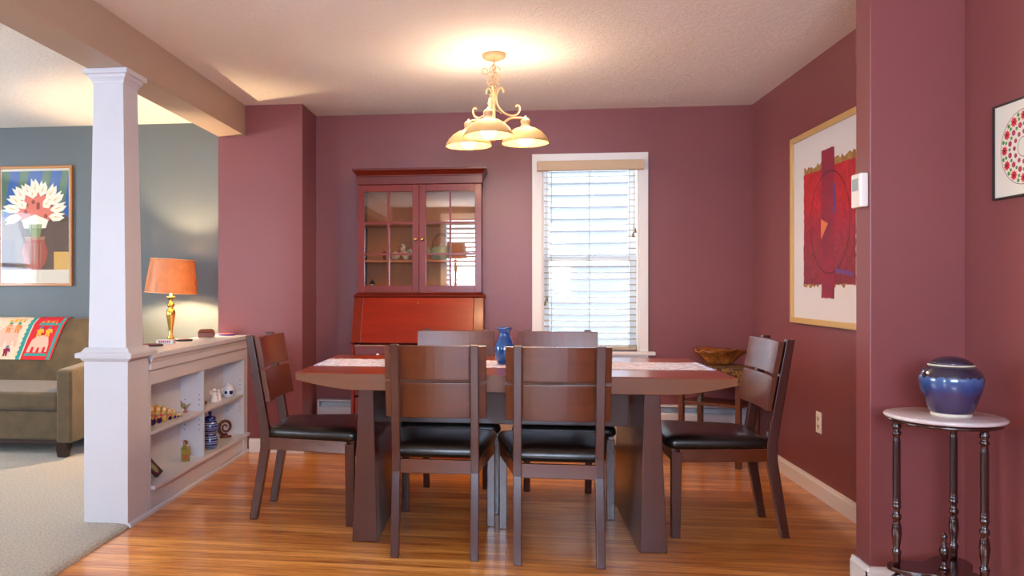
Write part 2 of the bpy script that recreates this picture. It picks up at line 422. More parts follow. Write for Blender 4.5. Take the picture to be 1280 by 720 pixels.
# ------------------------------------------------------------------ dining table
dt = thing('dining_table', 'long dark wood dining table with boat-shaped top and slab legs', 'table', (.015, 4.04, 0))
TX0, TX1, TY0, TY1, TZ = -.952, .985, 3.564, 4.52, .771
edge = [(TX0, TZ-.004), (TX0, .738)]
for i in range(13):
    t = i/12; edge.append((TX0+.30*t, .738-.044*math.sin(t*PI/2)))
for i in range(13):
    t = 1-i/12; edge.append((TX1-.30*t, .738-.044*math.sin(t*PI/2)))
edge = edge[:]+[(TX1, .738), (TX1, TZ-.004)]
MB().prism(edge, TY0, TY1, 'y').build('apron', M['apron'], dt, bev=.002)
MB().box(TX0, TX1, TY0, TY1, TZ-.004, TZ).build('tabletop', M['tabletop'], dt)
for s in (-1, 1):
    cx = .002+.0
    a, b_ = .58, .697
    c_, d_ = .60, .668
    sx = lambda v: cx+s*v
    xs_ = sorted((sx(a), sx(b_))); Xs_ = sorted((sx(c_), sx(d_)))
    MB().taper(xs_[0], xs_[1], 3.592, 4.43, 0, Xs_[0], Xs_[1], 3.60, 4.42, .694).build('leg', M['tleg'], dt, bev=.004)
MB().box(-.585, .59, 3.957, 3.993, .487, .694).build('stretcher', M['tleg'], dt, bev=.003)

# ------------------------------------------------------------------ chairs
def make_chair():
    r = thing('dining_chair', '', 'chair', (0,0,0), 'dark wood dining chairs around the table', local=True)
    for s in (-1, 1):
        x0, x1 = sorted((s*.152, s*.189))
        pts_f = [(-.232, 0), (-.168, .36), (-.168, .44), (-.2545, .918)]
        pts_b = [(-.292, .918), (-.215, .44), (-.216, .36), (-.270, 0)]
        MB().prism(pts_f+pts_b, x0, x1, 'x').build('back_leg', M['chairz'], r, bev=.004)
        x0, x1 = sorted((s*.213, s*.250))
        MB().taper(x0, x1, .232, .272, 0, x0, x1, .225, .272, .40).build('front_leg', M['chairz'], r, bev=.003)
    o = MB()
    for s in (-1, 1):
        a = [(s*.160, -.175), (s*.186, -.175), (s*.248, .235), (s*.222, .235)]
        o.prism(a if s > 0 else a[::-1], .352, .413, 'z')
    o.box(-.155, .155, -.208, -.186, .352, .413); o.box(-.215, .215, .245, .267, .352, .413)
    o.build('seat_frame', M['chair'], r, bev=.003)
    # cushion : rounded slab
    o = MB(); ol = []
    def outline(ins):
        pts = []
        cs_ = [(.258-ins, .298-ins, 0), (-.258+ins, .298-ins, PI/2), (-.205+ins, -.175+ins, PI), (.205-ins, -.175+ins, 1.5*PI)]
        rr = .045
        for cx_, cy_, a0 in cs_:
            ux = cx_-math.copysign(rr, cx_); uy = cy_-math.copysign(rr, cy_)
            for k in range(6):
                a = a0+k*PI/10; pts.append((ux+rr*math.cos(a), uy+rr*math.sin(a)))
        return pts
    layers = [(.018, .413), (.006, .418), (0, .428), (0, .443), (.004, .456), (.013, .465), (.05, .474), (.11, .478)]
    vs = []; n = 24
    for ins, z in layers: vs += [(x, y, z) for x, y in outline(ins)]
    fs = [tuple(range(n))[::-1], tuple((len(layers)-1)*n+k for k in range(n))]
    for i in range(len(layers)-1):
        for k in range(n): j = (k+1) % n; fs.append((i*n+k, i*n+j, i*n+n+j, i*n+n+k))
    o.add(vs, fs, 0, True); o.build('seat_cushion', M['leather'], r)
    for z0_, z1_ in ((.592, .748), (.760, .910)):
        vs = []; fs = []; nx = 13
        for i in range(nx):
            x = -.22+.44*i/(nx-1); c_ = .018*(abs(x)/.22)**2
            for z in (z0_, z1_):
                yb = -.168-(z-.44)*.0865/.478+.0005
                vs += [(x, yb+c_, z), (x, yb+.026+c_, z)]
        for i in range(nx-1):
            a = 4*i; b_ = a+4
            fs += [(a, b_, b_+2, a+2), (a+1, a+3, b_+3, b_+1), (a, a+1, b_+1, b_), (a+2, b_+2, b_+3, a+3)]
        fs += [(0, 2, 3, 1), (4*nx-4, 4*nx-3, 4*nx-1, 4*nx-2)]
        MB().add(vs, fs).build('back_slat', M['chair'], r, bev=.003)
    return r
ch = make_chair()
spots = [(.220, 3.628, 0, 'dark wood dining chair with its back to us, right of the front pair'),
         (-.302, 3.66, 0, 'dark wood dining chair with its back to us, left of the front pair'),
         (.290, 4.347, PI, 'dining chair on the far side of the table, in front of the window'),
         (-.283, 4.370, PI, 'dining chair on the far side of the table, in front of the red cabinet'),
         (1.032, 4.06, PI/2, 'dark wood dining chair at the right end of the table, near the outlet wall'),
         (-.999, 4.055, -PI/2, 'dark wood dining chair at the left end of the table, beside the white bookcase')]
for i, (x, y, a, l) in enumerate(spots):
    c = ch if i == 0 else copy_tree(ch)
    c.location = (x, y, 0); c.rotation_euler = (0, 0, a); c['label'] = l

# ------------------------------------------------------------------ runner + vase
m, nt, b = base('rag_rug_weave')
n = noise(nt, 34, 2, .7, stretch=(.5, 2.0, 1)); r = ramp(nt, n.outputs['Fac'], [(.30, '34509a'), (.38, 'a8b0d8'), (.47, 'e4e8f4'), (.56, 'd4d6ec'), (.61, 'b05068'), (.67, 'e0e0ee')])
r.color_ramp.interpolation = 'LINEAR'
nt.links.new(r.outputs[0], b.inputs['Base Color']); b.inputs['Roughness'].default_value = .95; bump(nt, b, n.outputs['Fac'], 1, .01)
M['rag'] = m
rn = thing('table_runner', 'speckled pink, white and blue woven runner lying along the dining table', 'table runner', (.015, 4.06, TZ))
o = MB(); nx, ny = 90, 12; vs = []
for j in range(ny+1):
    for i in range(nx+1):
        x = -.918+1.868*i/nx; y = 3.872+.365*j/ny
        if j in (0, ny): y += random.uniform(-.004, .004)
        if i in (0, nx): x += random.uniform(-.006, .006)
        e = j in (0, ny) or i in (0, nx)
        vs.append((x, y, TZ+.0012 if e else TZ+.0055+random.uniform(-.0012, .0012)))
fs = [(j*(nx+1)+i, j*(nx+1)+i+1, (j+1)*(nx+1)+i+1, (j+1)*(nx+1)+i) for j in range(ny) for i in range(nx)]
o.add(vs, fs, 0, True); o.build('weave', M['rag'], rn)
for xe, s in ((-.918, -1), (.95, 1)):
    o = MB()
    for k in range(60):
        y = 3.876+.357*k/59; L = random.uniform(.015, .03)
        o.tube([(xe-s*.004, y, TZ+.003), (xe+s*L*.5, y+random.uniform(-.006, .006), TZ+.003), (xe+s*L, y+random.uniform(-.01, .01), TZ+.002)], .0014, 5)
    o.build('fringe', M['rag'], rn)
vp = [(.028, 0), (.034, .003), (.044, .025), (.050, .055), (.050, .080), (.044, .105), (.033, .128), (.027, .145), (.0275, .158), (.034, .172), (.041, .180), (.0385, .181), (.030, .168), (.024, .15), (.024, .13)]
vs_ = MB().lathe(vp, (-.005, 4.03, TZ+.0065), 36).build('vase', M['bluglaze']); tag(vs_, 'cobalt blue glazed vase with flared lip standing on the table runner', 'vase')

# ------------------------------------------------------------------ chandelier
cc = Vector((-.063, 4.424, 0))
ch_ = thing('chandelier', 'three-light cream chandelier hanging on a chain above the dining table', 'chandelier', (cc.x, cc.y, H))
MB().lathe([(.008, -.034), (.03, -.033), (.058, -.022), (.065, -.012), (.066, 0)], (cc.x, cc.y, H), 32).build('canopy', M['chand'], ch_)
o = MB(); z = H-.035; k = 0
while z > 2.262:
    pts = []
    for i in range(12):
        a = 2*PI*i/12; u_, w_ = .009*math.cos(a), .017*math.sin(a)
        pts.append((cc.x+(u_ if k % 2 else 0), cc.y+(0 if k % 2 else u_), z-.015+w_))
    o.tube(pts, .0026, 6, closed=True); z -= .026; k += 1
o.build('chain', M['chand'], ch_)
o = MB(); pts = []
for i in range(60):
    t = i/59; a = t*PI*7; rr = .012+.022*math.sin(t*PI)*(.6+.4*math.sin(t*23)); pts.append((cc.x+rr*math.cos(a)-.008, cc.y+rr*math.sin(a), 2.395-.26*t+.012*math.sin(a*1.3)))
o.tube(pts, .0022, 6)
pts = [(cc.x+.012*math.cos(t*.9)-.03*math.sin(t*.5), cc.y+.02*math.sin(t), 2.37-.012*t) for t in [i*.5 for i in range(44)]]
o.tube(pts, .002, 6)
for x_, z_, r_ in ((-.05, 2.345, .016), (.022, 2.30, .022), (-.012, 2.29, .026), (.015, 2.35, .018)):
    o.tube([(cc.x+x_+r_*math.cos(a), cc.y-.01+.3*r_*math.sin(a*2), z_+r_*math.sin(a)) for a in [i*.45 for i in range(12)]], .0022, 6)
o.build('wire', M['chand'], ch_)
MB().lathe([(.003, 1.958), (.010, 1.965), (.012, 1.975), (.006, 1.985), (.009, 2.0), (.020, 2.02), (.022, 2.05), (.012, 2.07), (.0075, 2.09), (.007, 2.18), (.012, 2.20), (.015, 2.215), (.009, 2.23), (.005, 2.262)], (cc.x, cc.y, 0), 20).build('stem', M['chand'], ch_)
AR = .185
ang0 = math.atan2(4.237-cc.y, -.091-cc.x)
for k in range(3):
    a = ang0+k*2*PI/3; d = Vector((math.cos(a), math.sin(a), 0))
    Q = lambda r_, z_: tuple(cc+d*r_+Vector((0, 0, z_)))
    o = MB()
    o.tube(spline([Q(.055, 2.232), Q(.052, 2.252), Q(.036, 2.258), Q(.018, 2.235), Q(.014, 2.19), Q(.028, 2.15), Q(.060, 2.12), Q(.10, 2.107), Q(.132, 2.115), Q(.150, 2.14), Q(.148, 2.162), Q(.134, 2.168), Q(.127, 2.158)], 6), .0052, 8)
    o.tube(spline([Q(.012, 2.02), Q(.035, 2.035), Q(.060, 2.068), Q(.095, 2.092), Q(.14, 2.098), Q(AR, 2.096)], 6), .0062, 8)
    am = o.build('arm', M['chand'], ch_)
    p = cc+d*AR
    MB().lathe([(.033, 2.046), (.030, 2.05), (.024, 2.058), (.023, 2.068), (.027, 2.078), (.026, 2.088), (.017, 2.097), (.008, 2.1), (.007, 2.106), (.003, 2.112)], (p.x, p.y, 0), 24).build('socket_cup', M['chand'], am)
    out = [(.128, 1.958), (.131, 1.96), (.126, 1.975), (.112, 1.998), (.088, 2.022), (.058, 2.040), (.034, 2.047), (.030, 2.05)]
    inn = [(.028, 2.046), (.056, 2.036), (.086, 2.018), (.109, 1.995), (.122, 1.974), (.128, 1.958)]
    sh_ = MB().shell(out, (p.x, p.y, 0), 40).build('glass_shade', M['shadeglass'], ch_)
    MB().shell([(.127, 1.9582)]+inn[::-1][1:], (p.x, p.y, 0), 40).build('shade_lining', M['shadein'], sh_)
    MB().ball((p.x, p.y, 1.985), .041, seg=24).build('bulb', M['bulb'], ch_)

# ------------------------------------------------------------------ secretary cabinet
sc = thing('secretary_cabinet', 'tall reddish cherry secretary cabinet with glass doors against the back wall', 'cabinet', (-.6, 5.6, 0))
HX0, HX1, HYF, HYB = -1.036, -.166, 5.57, 5.855
HZ0, HZ1 = 1.12, 1.880
t = .02
for a in (HX0, HX1-t): MB().box(a, a+t, HYF+.02, HYB, HZ0, HZ1).build('side_panel', M['cherryz'], sc, bev=.001)
o = MB(); o.box(HX0+t, HX1-t, HYB-.01, HYB, HZ0, HZ1); o.box(HX0+t, HX1-t, HYF+.02, HYB-.01, HZ1-.018, HZ1); o.build('back_panel', M['cherryin'], sc)
for z in (1.615, 1.352): MB().box(HX0+t, HX1-t, HYF+.055, HYB-.01, z-.016, z).build('shelf', M['cherryin'], sc)
def ringc(o, x0, x1, y0, prof, yb):
    vs = []; fs = []
    for d, z in prof: vs += [(x0-d, y0-d, z), (x1+d, y0-d, z), (x1+d, yb, z), (x0-d, yb, z)]
    n = len(prof)
    for i in range(n-1):
        for k in range(4): j = (k+1) % 4; fs.append((4*i+k, 4*i+j, 4*i+4+j, 4*i+4+k))
    fs.append((3, 2, 1, 0)); fs.append(tuple(4*(n-1)+k for k in range(4))); o.add(vs, fs)
o = MB(); ringc(o, HX0, HX1, HYF, [(.003, 1.88), (.005, 1.884), (.005, 1.935), (.010, 1.938), (.010, 1.944), (.020, 1.960), (.030, 1.972), (.036, 1.978), (.036, 1.992), (0, 1.992)], HYB); o.build('cornice', M['cherrydk'], sc)
o = MB(); ringc(o, HX0, HX1, HYF, [(.014, 1.083), (.024, 1.086), (.028, 1.095), (.022, 1.104), (.012, 1.112), (.004, 1.12), (0, 1.12)], HYB); o.build('waist_moulding', M['cherrydk'], sc)
mid = (HX0+HX1)/2
for s, (a, b_) in ((-1, (HX0, mid-.0015)), (1, (mid+.0015, HX1))):
    z0, z1 = 1.122, 1.878; w = .046
    o = MB(); y0, y1 = HYF, HYF+.02
    o.box(a, a+w, y0, y1, z0, z1); o.box(b_-w, b_, y0, y1, z0, z1); o.box(a+w, b_-w, y0, y1, z0, z0+.048); o.box(a+w, b_-w, y0, y1, z1-.048, z1)
    d = o.build('door', M['cherryz'], sc, bev=.002)
    gx0, gx1, gz0, gz1 = a+w, b_-w, z0+.048, z1-.048
    o = MB(); cx_ = (gx0+gx1)/2; o.box(cx_-.007, cx_+.007, y0+.002, y1-.002, gz0, gz1)
    for k in (1, 2):
        zz = gz0+(gz1-gz0)*k/3
        o.box(gx0, cx_-.007, y0+.002, y1-.002, zz-.007, zz+.007); o.box(cx_+.007, gx1, y0+.002, y1-.002, zz-.007, zz+.007)
    o.build('muntins', M['cherryz'], d)
    MB().box(gx0, gx1, y1-.008, y1-.005, gz0, gz1).build('glass_pane', M['cglass'], d)
    kx = (b_-.022) if s < 0 else (a+.022)
    MB().lathe([(.006, 0), (.005, .008), (.010, .013), (.012, .019), (.008, .024), (.002, .026)], (0, 0, 0), 16).xf(Matrix.Translation((kx, HYF, 1.492)) @ Matrix.Rotation(PI/2, 4, 'X')).build('knob', M['brass'], d)
# desk
DX0, DX1, DYF = -1.056, -.148, 5.40
side = [(HYB, 0), (DYF+.01, 0), (DYF+.01, .762), (5.548, 1.083), (HYB, 1.083)]
for a, b_ in ((DX0, DX0+.022), (DX1-.022, DX1)): MB().prism(side, a, b_, 'x').build('desk_side', M['cherry'], sc, bev=.002)
o = MB(); o.box(DX0+.022, DX1-.022, HYB-.012, HYB, .05, 1.083); o.box(DX0+.022, DX1-.022, DYF+.03, HYB-.012, .745, .762); o.box(DX0+.022, DX1-.022, 5.56, HYB-.012, 1.065, 1.083)
o.build('desk_frame', M['cherryin'], sc)
sl0, sl1 = (DYF-.004, .775), (5.538, 1.080)
nrm = Vector((0, -(sl1[1]-sl0[1]), (sl1[0]-sl0[0]))).normalized()*.02
def slab(x0, x1, t0, t1, off, th):
    l = lambda t: (sl0[0]+(sl1[0]-sl0[0])*t, sl0[1]+(sl1[1]-sl0[1])*t)
    n_ = nrm.normalized(); p0, p1 = l(t0), l(t1)
    q = [(p0[0]+n_.y*off, p0[1]+n_.z*off), (p1[0]+n_.y*off, p1[1]+n_.z*off), (p1[0]+n_.y*(off+th), p1[1]+n_.z*(off+th)), (p0[0]+n_.y*(off+th), p0[1]+n_.z*(off+th))]
    return q
lid = MB().prism(slab(0, 0, 0, 1, -.002, .016), DX0+.07, DX1-.07, 'x').build('drop_front', M['cherry'], sc, bev=.002)
for a, b_ in ((DX0+.003, DX0+.069), (DX1-.069, DX1-.003)): MB().prism(slab(0, 0, 0, 1, -.002, .0155), a, b_, 'x').build('breadboard_end', M['cherryz'], lid, bev=.002)
MB().lathe([(.007, 0), (.006, .002)], (0,0,0), 12).xf(Matrix.Translation((mid, 5.508, 1.05)) @ Matrix.Rotation(1.2, 4, 'X')).build('keyhole', M['brassdark'], lid)
M['cherryd'] = wood('dark_cherry_drawer', '5e1414', '6e1c18', .3, .4, 'X', scale=4)
for k, (z0, z1) in enumerate(((.60, .752), (.415, .588), (.235, .403), (.07, .223))):
    d = MB().box(DX0+.026, DX1-.026, DYF+.006, DYF+.026, z0, z1).build('drawer', M['cherryd'], sc, bev=.005)
    for kx in (DX0+.19, DX1-.19):
        MB().lathe([(.007, 0), (.006, .01), (.012, .016), (.010, .022), (.002, .024)], (0,0,0), 14).xf(Matrix.Translation((kx, DYF+.006, (z0+z1)/2+.02)) @ Matrix.Rotation(PI/2, 4, 'X')).build('knob', M['plate'], d)
MB().box(DX0-.008, DX1+.008, DYF, DYF+.02, 0, .06).build('plinth', M['cherry'], sc, bev=.003)
# contents
P('book_paper', 'b87858', .7, var='a86848', vscale=40); P('terracotta_cover', 'b86a4c', .6)
bx = thing('book', 'pale reddish patterned box book on the middle shelf inside the left cabinet door', 'book', (-.93, 5.70, 1.352))
MB().box(-.985, -.868, 5.65, 5.79, 1.352, 1.417).build('cover', M['terracotta_cover'], bx, bev=.003)
MB().box(-.982, -.871, 5.6485, 5.65, 1.359, 1.410).build('page_block', M['book_paper'], bx)
P('white_ceramic', 'e0d4cc', .3, spec=.6); P('rose_paint', 'b06058', .4)
fg = thing('ceramic_figurine', 'white ceramic figurine with two round bodies on the cabinet shelf', 'figurine', (-.745, 5.70, 1.352))
o = MB(); o.ball((-.785, 5.70, 1.384), .033, sz=.95, seg=20); o.ball((-.705, 5.70, 1.386), .035, sz=.95, seg=20); o.ball((-.733, 5.70, 1.43), .018); o.tube(spline([(-.79, 5.70, 1.41), (-.76, 5.70, 1.40), (-.735, 5.70, 1.43), (-.72, 5.70, 1.45), (-.74, 5.70, 1.465)], 5), .009, 8); o.tube(spline([(-.70, 5.70, 1.41), (-.675, 5.70, 1.425), (-.67, 5.70, 1.40)], 5), .008, 8); o.tube(spline([(-.82, 5.70, 1.39), (-.835, 5.70, 1.41), (-.83, 5.70, 1.43)], 5), .008, 8)
o.build('body', M['white_ceramic'], fg)
o = MB(); o.ball((-.758, 5.69, 1.42), .014, seg=12); o.ball((-.765, 5.692, 1.447), .009, seg=12); o.build('flower', M['rose_paint'], fg)
P('celadon_glaze', '9aa88c', .3, var='a8b49a', vscale=30)
tp = thing('teapot', 'pale green teapot with tall hoop handle inside the right cabinet door', 'teapot', (-.455, 5.70, 1.352))
MB().lathe([(.045, 0), (.062, .008), (.076, .035), (.078, .06), (.07, .085), (.045, .095), (.012, .10), (.012, .112), (.004, .116)], (-.455, 5.70, 1.352), 32).build('pot', M['celadon_glaze'], tp)
o = MB(); o.tube(spline([(-.52, 5.70, 1.40), (-.545, 5.70, 1.415), (-.555, 5.70, 1.445)], 5), [.012]*5+[.011, .01, .009, .008, .007, .007], 8); o.build('spout', M['celadon_glaze'], tp)
MB().tube([(-.455+.068*math.cos(a), 5.70, 1.43+.11*math.sin(a)) for a in [PI*i/16 for i in range(17)]], .004, 8).build('handle', M['brassdark'], tp)
P('orange_dress', 'c8785a', .5); P('dark_hair', '281a18', .5); P('red_dot', 'b02020', .4)
dl = thing('doll', 'tiny doll in an orange dress at the bottom left inside the cabinet', 'figurine', (-.955, 5.68, HZ0+.0))
MB().lathe([(.024, 0), (.022, .008), (.015, .028), (.007, .042)], (-.955, 5.68, 1.125), 18).build('dress', M['orange_dress'], dl)
MB().ball((-.953, 5.68, 1.177), .012, seg=14).build('head', M['white_ceramic'], dl)
o = MB(); o.ball((-.953, 5.683, 1.19), .019, seg=14, sz=.8); o.ball((-.952, 5.672, 1.178+.03), .006, seg=8); o.build('hair', M['dark_hair'], dl)
MB().box(HX0+.02, HX1-.02, HYF+.02, HYB-.01, 1.105, 1.125).build('cabinet_bottom', M['cherryin'], sc)

# ------------------------------------------------------------------ heaters
def heater(x0, x1, label):
    h = thing('baseboard_heater', label, 'heater', ((x0+x1)/2, 5.83, 0))
    y0, y1 = 5.795, 5.868
    MB().prism([(y1, .03), (y1, .325), (y0+.02, .325), (y0+.012, .315), (y1-.012, .300), (y1-.012, .03)], x0, x1, 'x').build('back_cover', M['heater'], h)
    MB().prism([(y0, .06), (y0+.004, .262), (y0+.012, .275), (y0+.016, .275), (y0+.010, .262), (y0+.006, .06)], x0, x1, 'x').build('front_panel', M['heater'], h)
    o = MB(); o.box(x0+.01, x1-.01, y0+.018, y1-.016, .10, .27); o.build('fins', M['dark'], h)
    for a in (x0-.004, x1-.012): MB().box(a, a+.016, y0-.003, y1, 0, .328).build('end_cap', M['heater'], h, bev=.002)
heater(-1.38, -1.075, 'white baseboard heater section left of the cherry cabinet')
heater(-.12, 1.69, 'long white baseboard heater under the window along the back wall')

# ------------------------------------------------------------------ corner side table, cloth, bowl
st = thing('side_table', 'small dark wood side table in the far right corner under the burl bowl', 'side table', (1.41, 5.545, 0))
RT = Matrix.Translation((1.41, 5.545, 0)) @ Matrix.Rotation(math.radians(-40), 4, 'Z')
M['stw'] = wood('walnut_side_table', '5a2c16', '6e3a1e', .35, .3, 'X')
MB().box(-.225, .225, -.165, .165, .612, .632).xf(RT).build('top', M['stw'], st, bev=.003)
for sx in (-1, 1):
    for sy in (-1, 1):
        MB().box(sx*.195-.016, sx*.195+.016, sy*.132-.016, sy*.132+.016, 0, .612).xf(RT).build('leg', M['stw'], st, bev=.002)
MB().box(-.20, .20, -.135, .135, .383, .400).xf(RT).build('shelf', M['stw'], st, bev=.002)
m, nt, b = base('brown_gold_brocade')
n = noise(nt, 26, 5, .7, dist=1.5); r = ramp(nt, n.outputs['Fac'], [(.36, '1e1410'), (.48, '4a2a14'), (.56, '9a6e2c'), (.64, '4a3a1c'), (.72, '6e2c14')])
nt.links.new(r.outputs[0], b.inputs['Base Color']); b.inputs['Roughness'].default_value = .9; bump(nt, b, n.outputs['Fac'], .5, .003)
M['broc'] = m
# cloth
nx, ny = 36, 28; vs = []; fs = []
Lx = .17; Ly = .10
def cl(u, v):
    # u across long axis, v across short one; hang over +x end and a little over the front
    hx, hy = .232, .172
    x, y, z = u, v, .634
    dx = max(0, u-hx); dy = max(0, -v-hy); dn = max(0, -u-hx); dm = max(0, v-hy)
    drop = max(dx, dy, dn, dm)
    if dx: x = hx+.003+dx*.06
    if dn: x = -hx-.003-dn*.06
    if dy: y = -hy-.003-dy*.06
    if dm: y = hy+.003+dm*.06
    if drop: z = .634-drop; w_ = .006*math.sin((u+v)*60)*min(1, drop*12); x += w_*(1 if dx or dn else 0); y += w_*(1 if dy or dm else 0)
    return (x, y, z)
for j in range(ny+1):
    for i in range(nx+1):
        vs.append(cl(-.235+(.235+.232+Lx)*i/nx, -.172-Ly+(.172*2+Ly)*j/ny))
for j in range(ny):
    for i in range(nx): fs.append((j*(nx+1)+i, j*(nx+1)+i+1, (j+1)*(nx+1)+i+1, (j+1)*(nx+1)+i))
o = MB().add(vs, fs, 0, True).xf(RT).build('tablecloth', M['broc']); md = o.modifiers.new('th', 'SOLIDIFY'); md.thickness = .002; md.offset = 1
tag(o, 'brown and gold patterned cloth draped over the corner side table', 'tablecloth')
# burl bowl
M['burl'] = plain('burl_wood', '6a2c10', .38, var='c07430', vscale=13, coat=.3, bs=.9, bscale=16, bdist=.015)
vs = []; fs = []; seg = 56
prof = [(.055, 0), (.075, .008), (.095, .03), (.115, .055), (.14, .078), (.168, .095), (.172, .103), (.160, .10), (.13, .08), (.10, .055), (.06, .03), (.01, .025)]
rnd = random.Random(3)
ph_ = [rnd.uniform(0, 6.28) for _ in range(8)]
for r_, z_ in prof:
    for k in range(seg):
        a = 2*PI*k/seg; w_ = 1+.10*math.sin(3*a+ph_[0])*(z_/.1)+.05*math.sin(7*a+ph_[1])+.03*math.sin(13*a+ph_[2])
        vs.append((1.43+r_*w_*math.cos(a), 5.60+r_*w_*.62*math.sin(a), .637+z_*(1+.08*math.sin(2*a+ph_[3])+.06*math.sin(9*a+ph_[4])*(z_/.1))))
for i in range(len(prof)-1):
    for k in range(seg): j = (k+1) % seg; fs.append((i*seg+k, i*seg+j, (i+1)*seg+j, (i+1)*seg+k))
fs.append(tuple(range(seg))[::-1]); fs.append(tuple((len(prof)-1)*seg+k for k in range(seg)))
tag(MB().add(vs, fs, 0, True).build('bowl', M['burl']), 'rough burl wood bowl with a wavy rim on the cloth-covered corner table', 'bowl')

# ------------------------------------------------------------------ right wall picture
def quad_yz(o, x, pts, mi): o.add([(x, y, z) for y, z in pts], [tuple(range(len(pts)))], mi)
pa = thing('framed_picture', 'large framed abstract print of a red block with a dark oval on the right wall', 'picture', (XR, 4.51, 1.5))
y0, y1, z0, z1 = 3.975, 5.045, .95, 2.042; w = .032
o = MB()
for a, b_, c_, d_ in ((y0, y0+w, z0, z1), (y1-w, y1, z0, z1), (y0+w, y1-w, z0, z0+w), (y0+w, y1-w, z1-w, z1)): o.box(XR-.028, XR-.001, a, b_, c_, d_)
o.build('frame', M['framey'], pa, bev=.003)
MB().box(XR-.012, XR-.002, y0+w, y1-w, z0+w, z1-w).build('mat', M['mat'], pa)
m, nt, b = base('red_block_print')
tc = nt.nodes.new('ShaderNodeTexCoord'); sp = nt.nodes.new('ShaderNodeSeparateXYZ'); nt.links.new(tc.outputs['Object'], sp.inputs[0])
n = noise(nt, 5, 6, .75); n_ = noise(nt, 26, 5, .8)
mr = nt.nodes.new('ShaderNodeMapRange'); mr.inputs[1].default_value = -.40; mr.inputs[2].default_value = .25; nt.links.new(sp.outputs[2], mr.inputs[0])
ad = nt.nodes.new('ShaderNodeMath'); ad.operation = 'MULTIPLY_ADD'; nt.links.new(n.outputs['Fac'], ad.inputs[0]); ad.inputs[1].default_value = .4; nt.links.new(mr.outputs[0], ad.inputs[2])
r = ramp(nt, ad.outputs[0], [(.25, '8a2a44'), (.55, '9a3040'), (.8, 'b02040'), (1.0, 'c8202e')])
r2 = ramp(nt, n_.outputs['Fac'], [(.38, 'c8a090'), (.6, 'ffffff')])
mu = nt.nodes.new('ShaderNodeMix'); mu.data_type = 'RGBA'; mu.blend_type = 'MULTIPLY'; mu.inputs[0].default_value = .8
nt.links.new(r.outputs[0], mu.inputs[6]); nt.links.new(r2.outputs[0], mu.inputs[7]); nt.links.new(mu.outputs[2], b.inputs['Base Color']); b.inputs['Roughness'].default_value = .7
M['redp'] = m
P('crimson_band', 'a01c34', .7, var='7c2440', vscale=12); P('print_gold', 'b08a48', .7, var='8a5a30', vscale=30); P('print_dark', '5a1c30', .7); P('print_orange', 'e07a4a', .7); P('print_violet', '6a4080', .7)
o = MB(); X = XR-.0125
rr = random.Random(5)
def rag(y0, y1, z0, z1, n=26, j=.006):
    p = [(y0+(y1-y0)*i/n, z0+rr.uniform(-j, j)) for i in range(n)]+[(y1+rr.uniform(-j, j)*.6, z0+(z1-z0)*i/n) for i in range(n)]+[(y1-(y1-y0)*i/n, z1+rr.uniform(-j, j)) for i in range(n)]+[(y0+rr.uniform(-j, j)*.6, z1-(z1-z0)*i/n) for i in range(n)]
    return p
quad_yz(o, X-.0003, rag(4.165, 4.855, 1.165, 1.835, 30, .012), 2)
quad_yz(o, X-.0006, rag(4.168, 4.852, 1.175, 1.80, 26, .004), 0)
quad_yz(o, X-.0009, rag(4.425, 4.595, 1.10, 1.90, 20, .003), 1)
# oval ring
ov = 60; A = [(4.49+.265*math.cos(2*PI*k/ov), 1.505+.275*math.sin(2*PI*k/ov)) for k in range(ov)]; B_ = [(4.49+.258*math.cos(2*PI*k/ov), 1.505+.268*math.sin(2*PI*k/ov)) for k in range(ov)]
for k in range(ov):
    j = (k+1) % ov; o.add([(X-.0012, *A[k]), (X-.0012, *A[j]), (X-.0012, *B_[j]), (X-.0012, *B_[k])], [(0,1,2,3)], 3)
quad_yz(o, X-.0013, [(4.60, 1.53), (4.505, 1.50), (4.60, 1.42)], 4)
quad_yz(o, X-.0013, [(4.44, 1.70), (4.40, 1.71), (4.40, 1.55), (4.44, 1.54)], 5)
quad_yz(o, X-.0013, [(4.42, 1.26), (4.22, 1.24), (4.18, 1.22), (4.2, 1.215), (4.40, 1.235)], 5)
o.build('print', [M['redp'], M['crimson_band'], M['print_gold'], M['print_dark'], M['print_orange'], M['print_violet']], pa)
MB().box(XR-.0185, XR-.017, y0+w, y1-w, z0+w, z1-w).build('picture_glass', M['picglass'], pa)

# mandala picture
pm = thing('framed_picture', 'thin black framed picture of a round wreath of red flowers near the right edge', 'picture', (XR, 2.88, 1.63))
y0, y1, z0, z1 = 2.715, 3.047, 1.466, 1.794; w = .006
o = MB()
for a, b_, c_, d_ in ((y0, y0+w, z0, z1), (y1-w, y1, z0, z1), (y0+w, y1-w, z0, z0+w), (y0+w, y1-w, z1-w, z1)): o.box(XR-.018, XR-.001, a, b_, c_, d_)
o.build('frame', M['black'], pm)
MB().box(XR-.012, XR-.002, y0+w, y1-w, z0+w, z1-w).build('mat', plain('ivory_paper', 'ddd8c8', .7), pm)
P('wreath_red', 'd02030', .6); P('wreath_green', '4a8a30', .6); P('wreath_rose', 'a83a50', .6); P('wreath_line', '4a2028', .6)
o = MB(); cy, cz = 2.883, 1.63
def disc(o, y, z, r_, mi, x, n=14):
    o.add([(x, y+r_*math.cos(2*PI*k/n), z+r_*math.sin(2*PI*k/n)) for k in range(n)], [tuple(range(n))], mi)
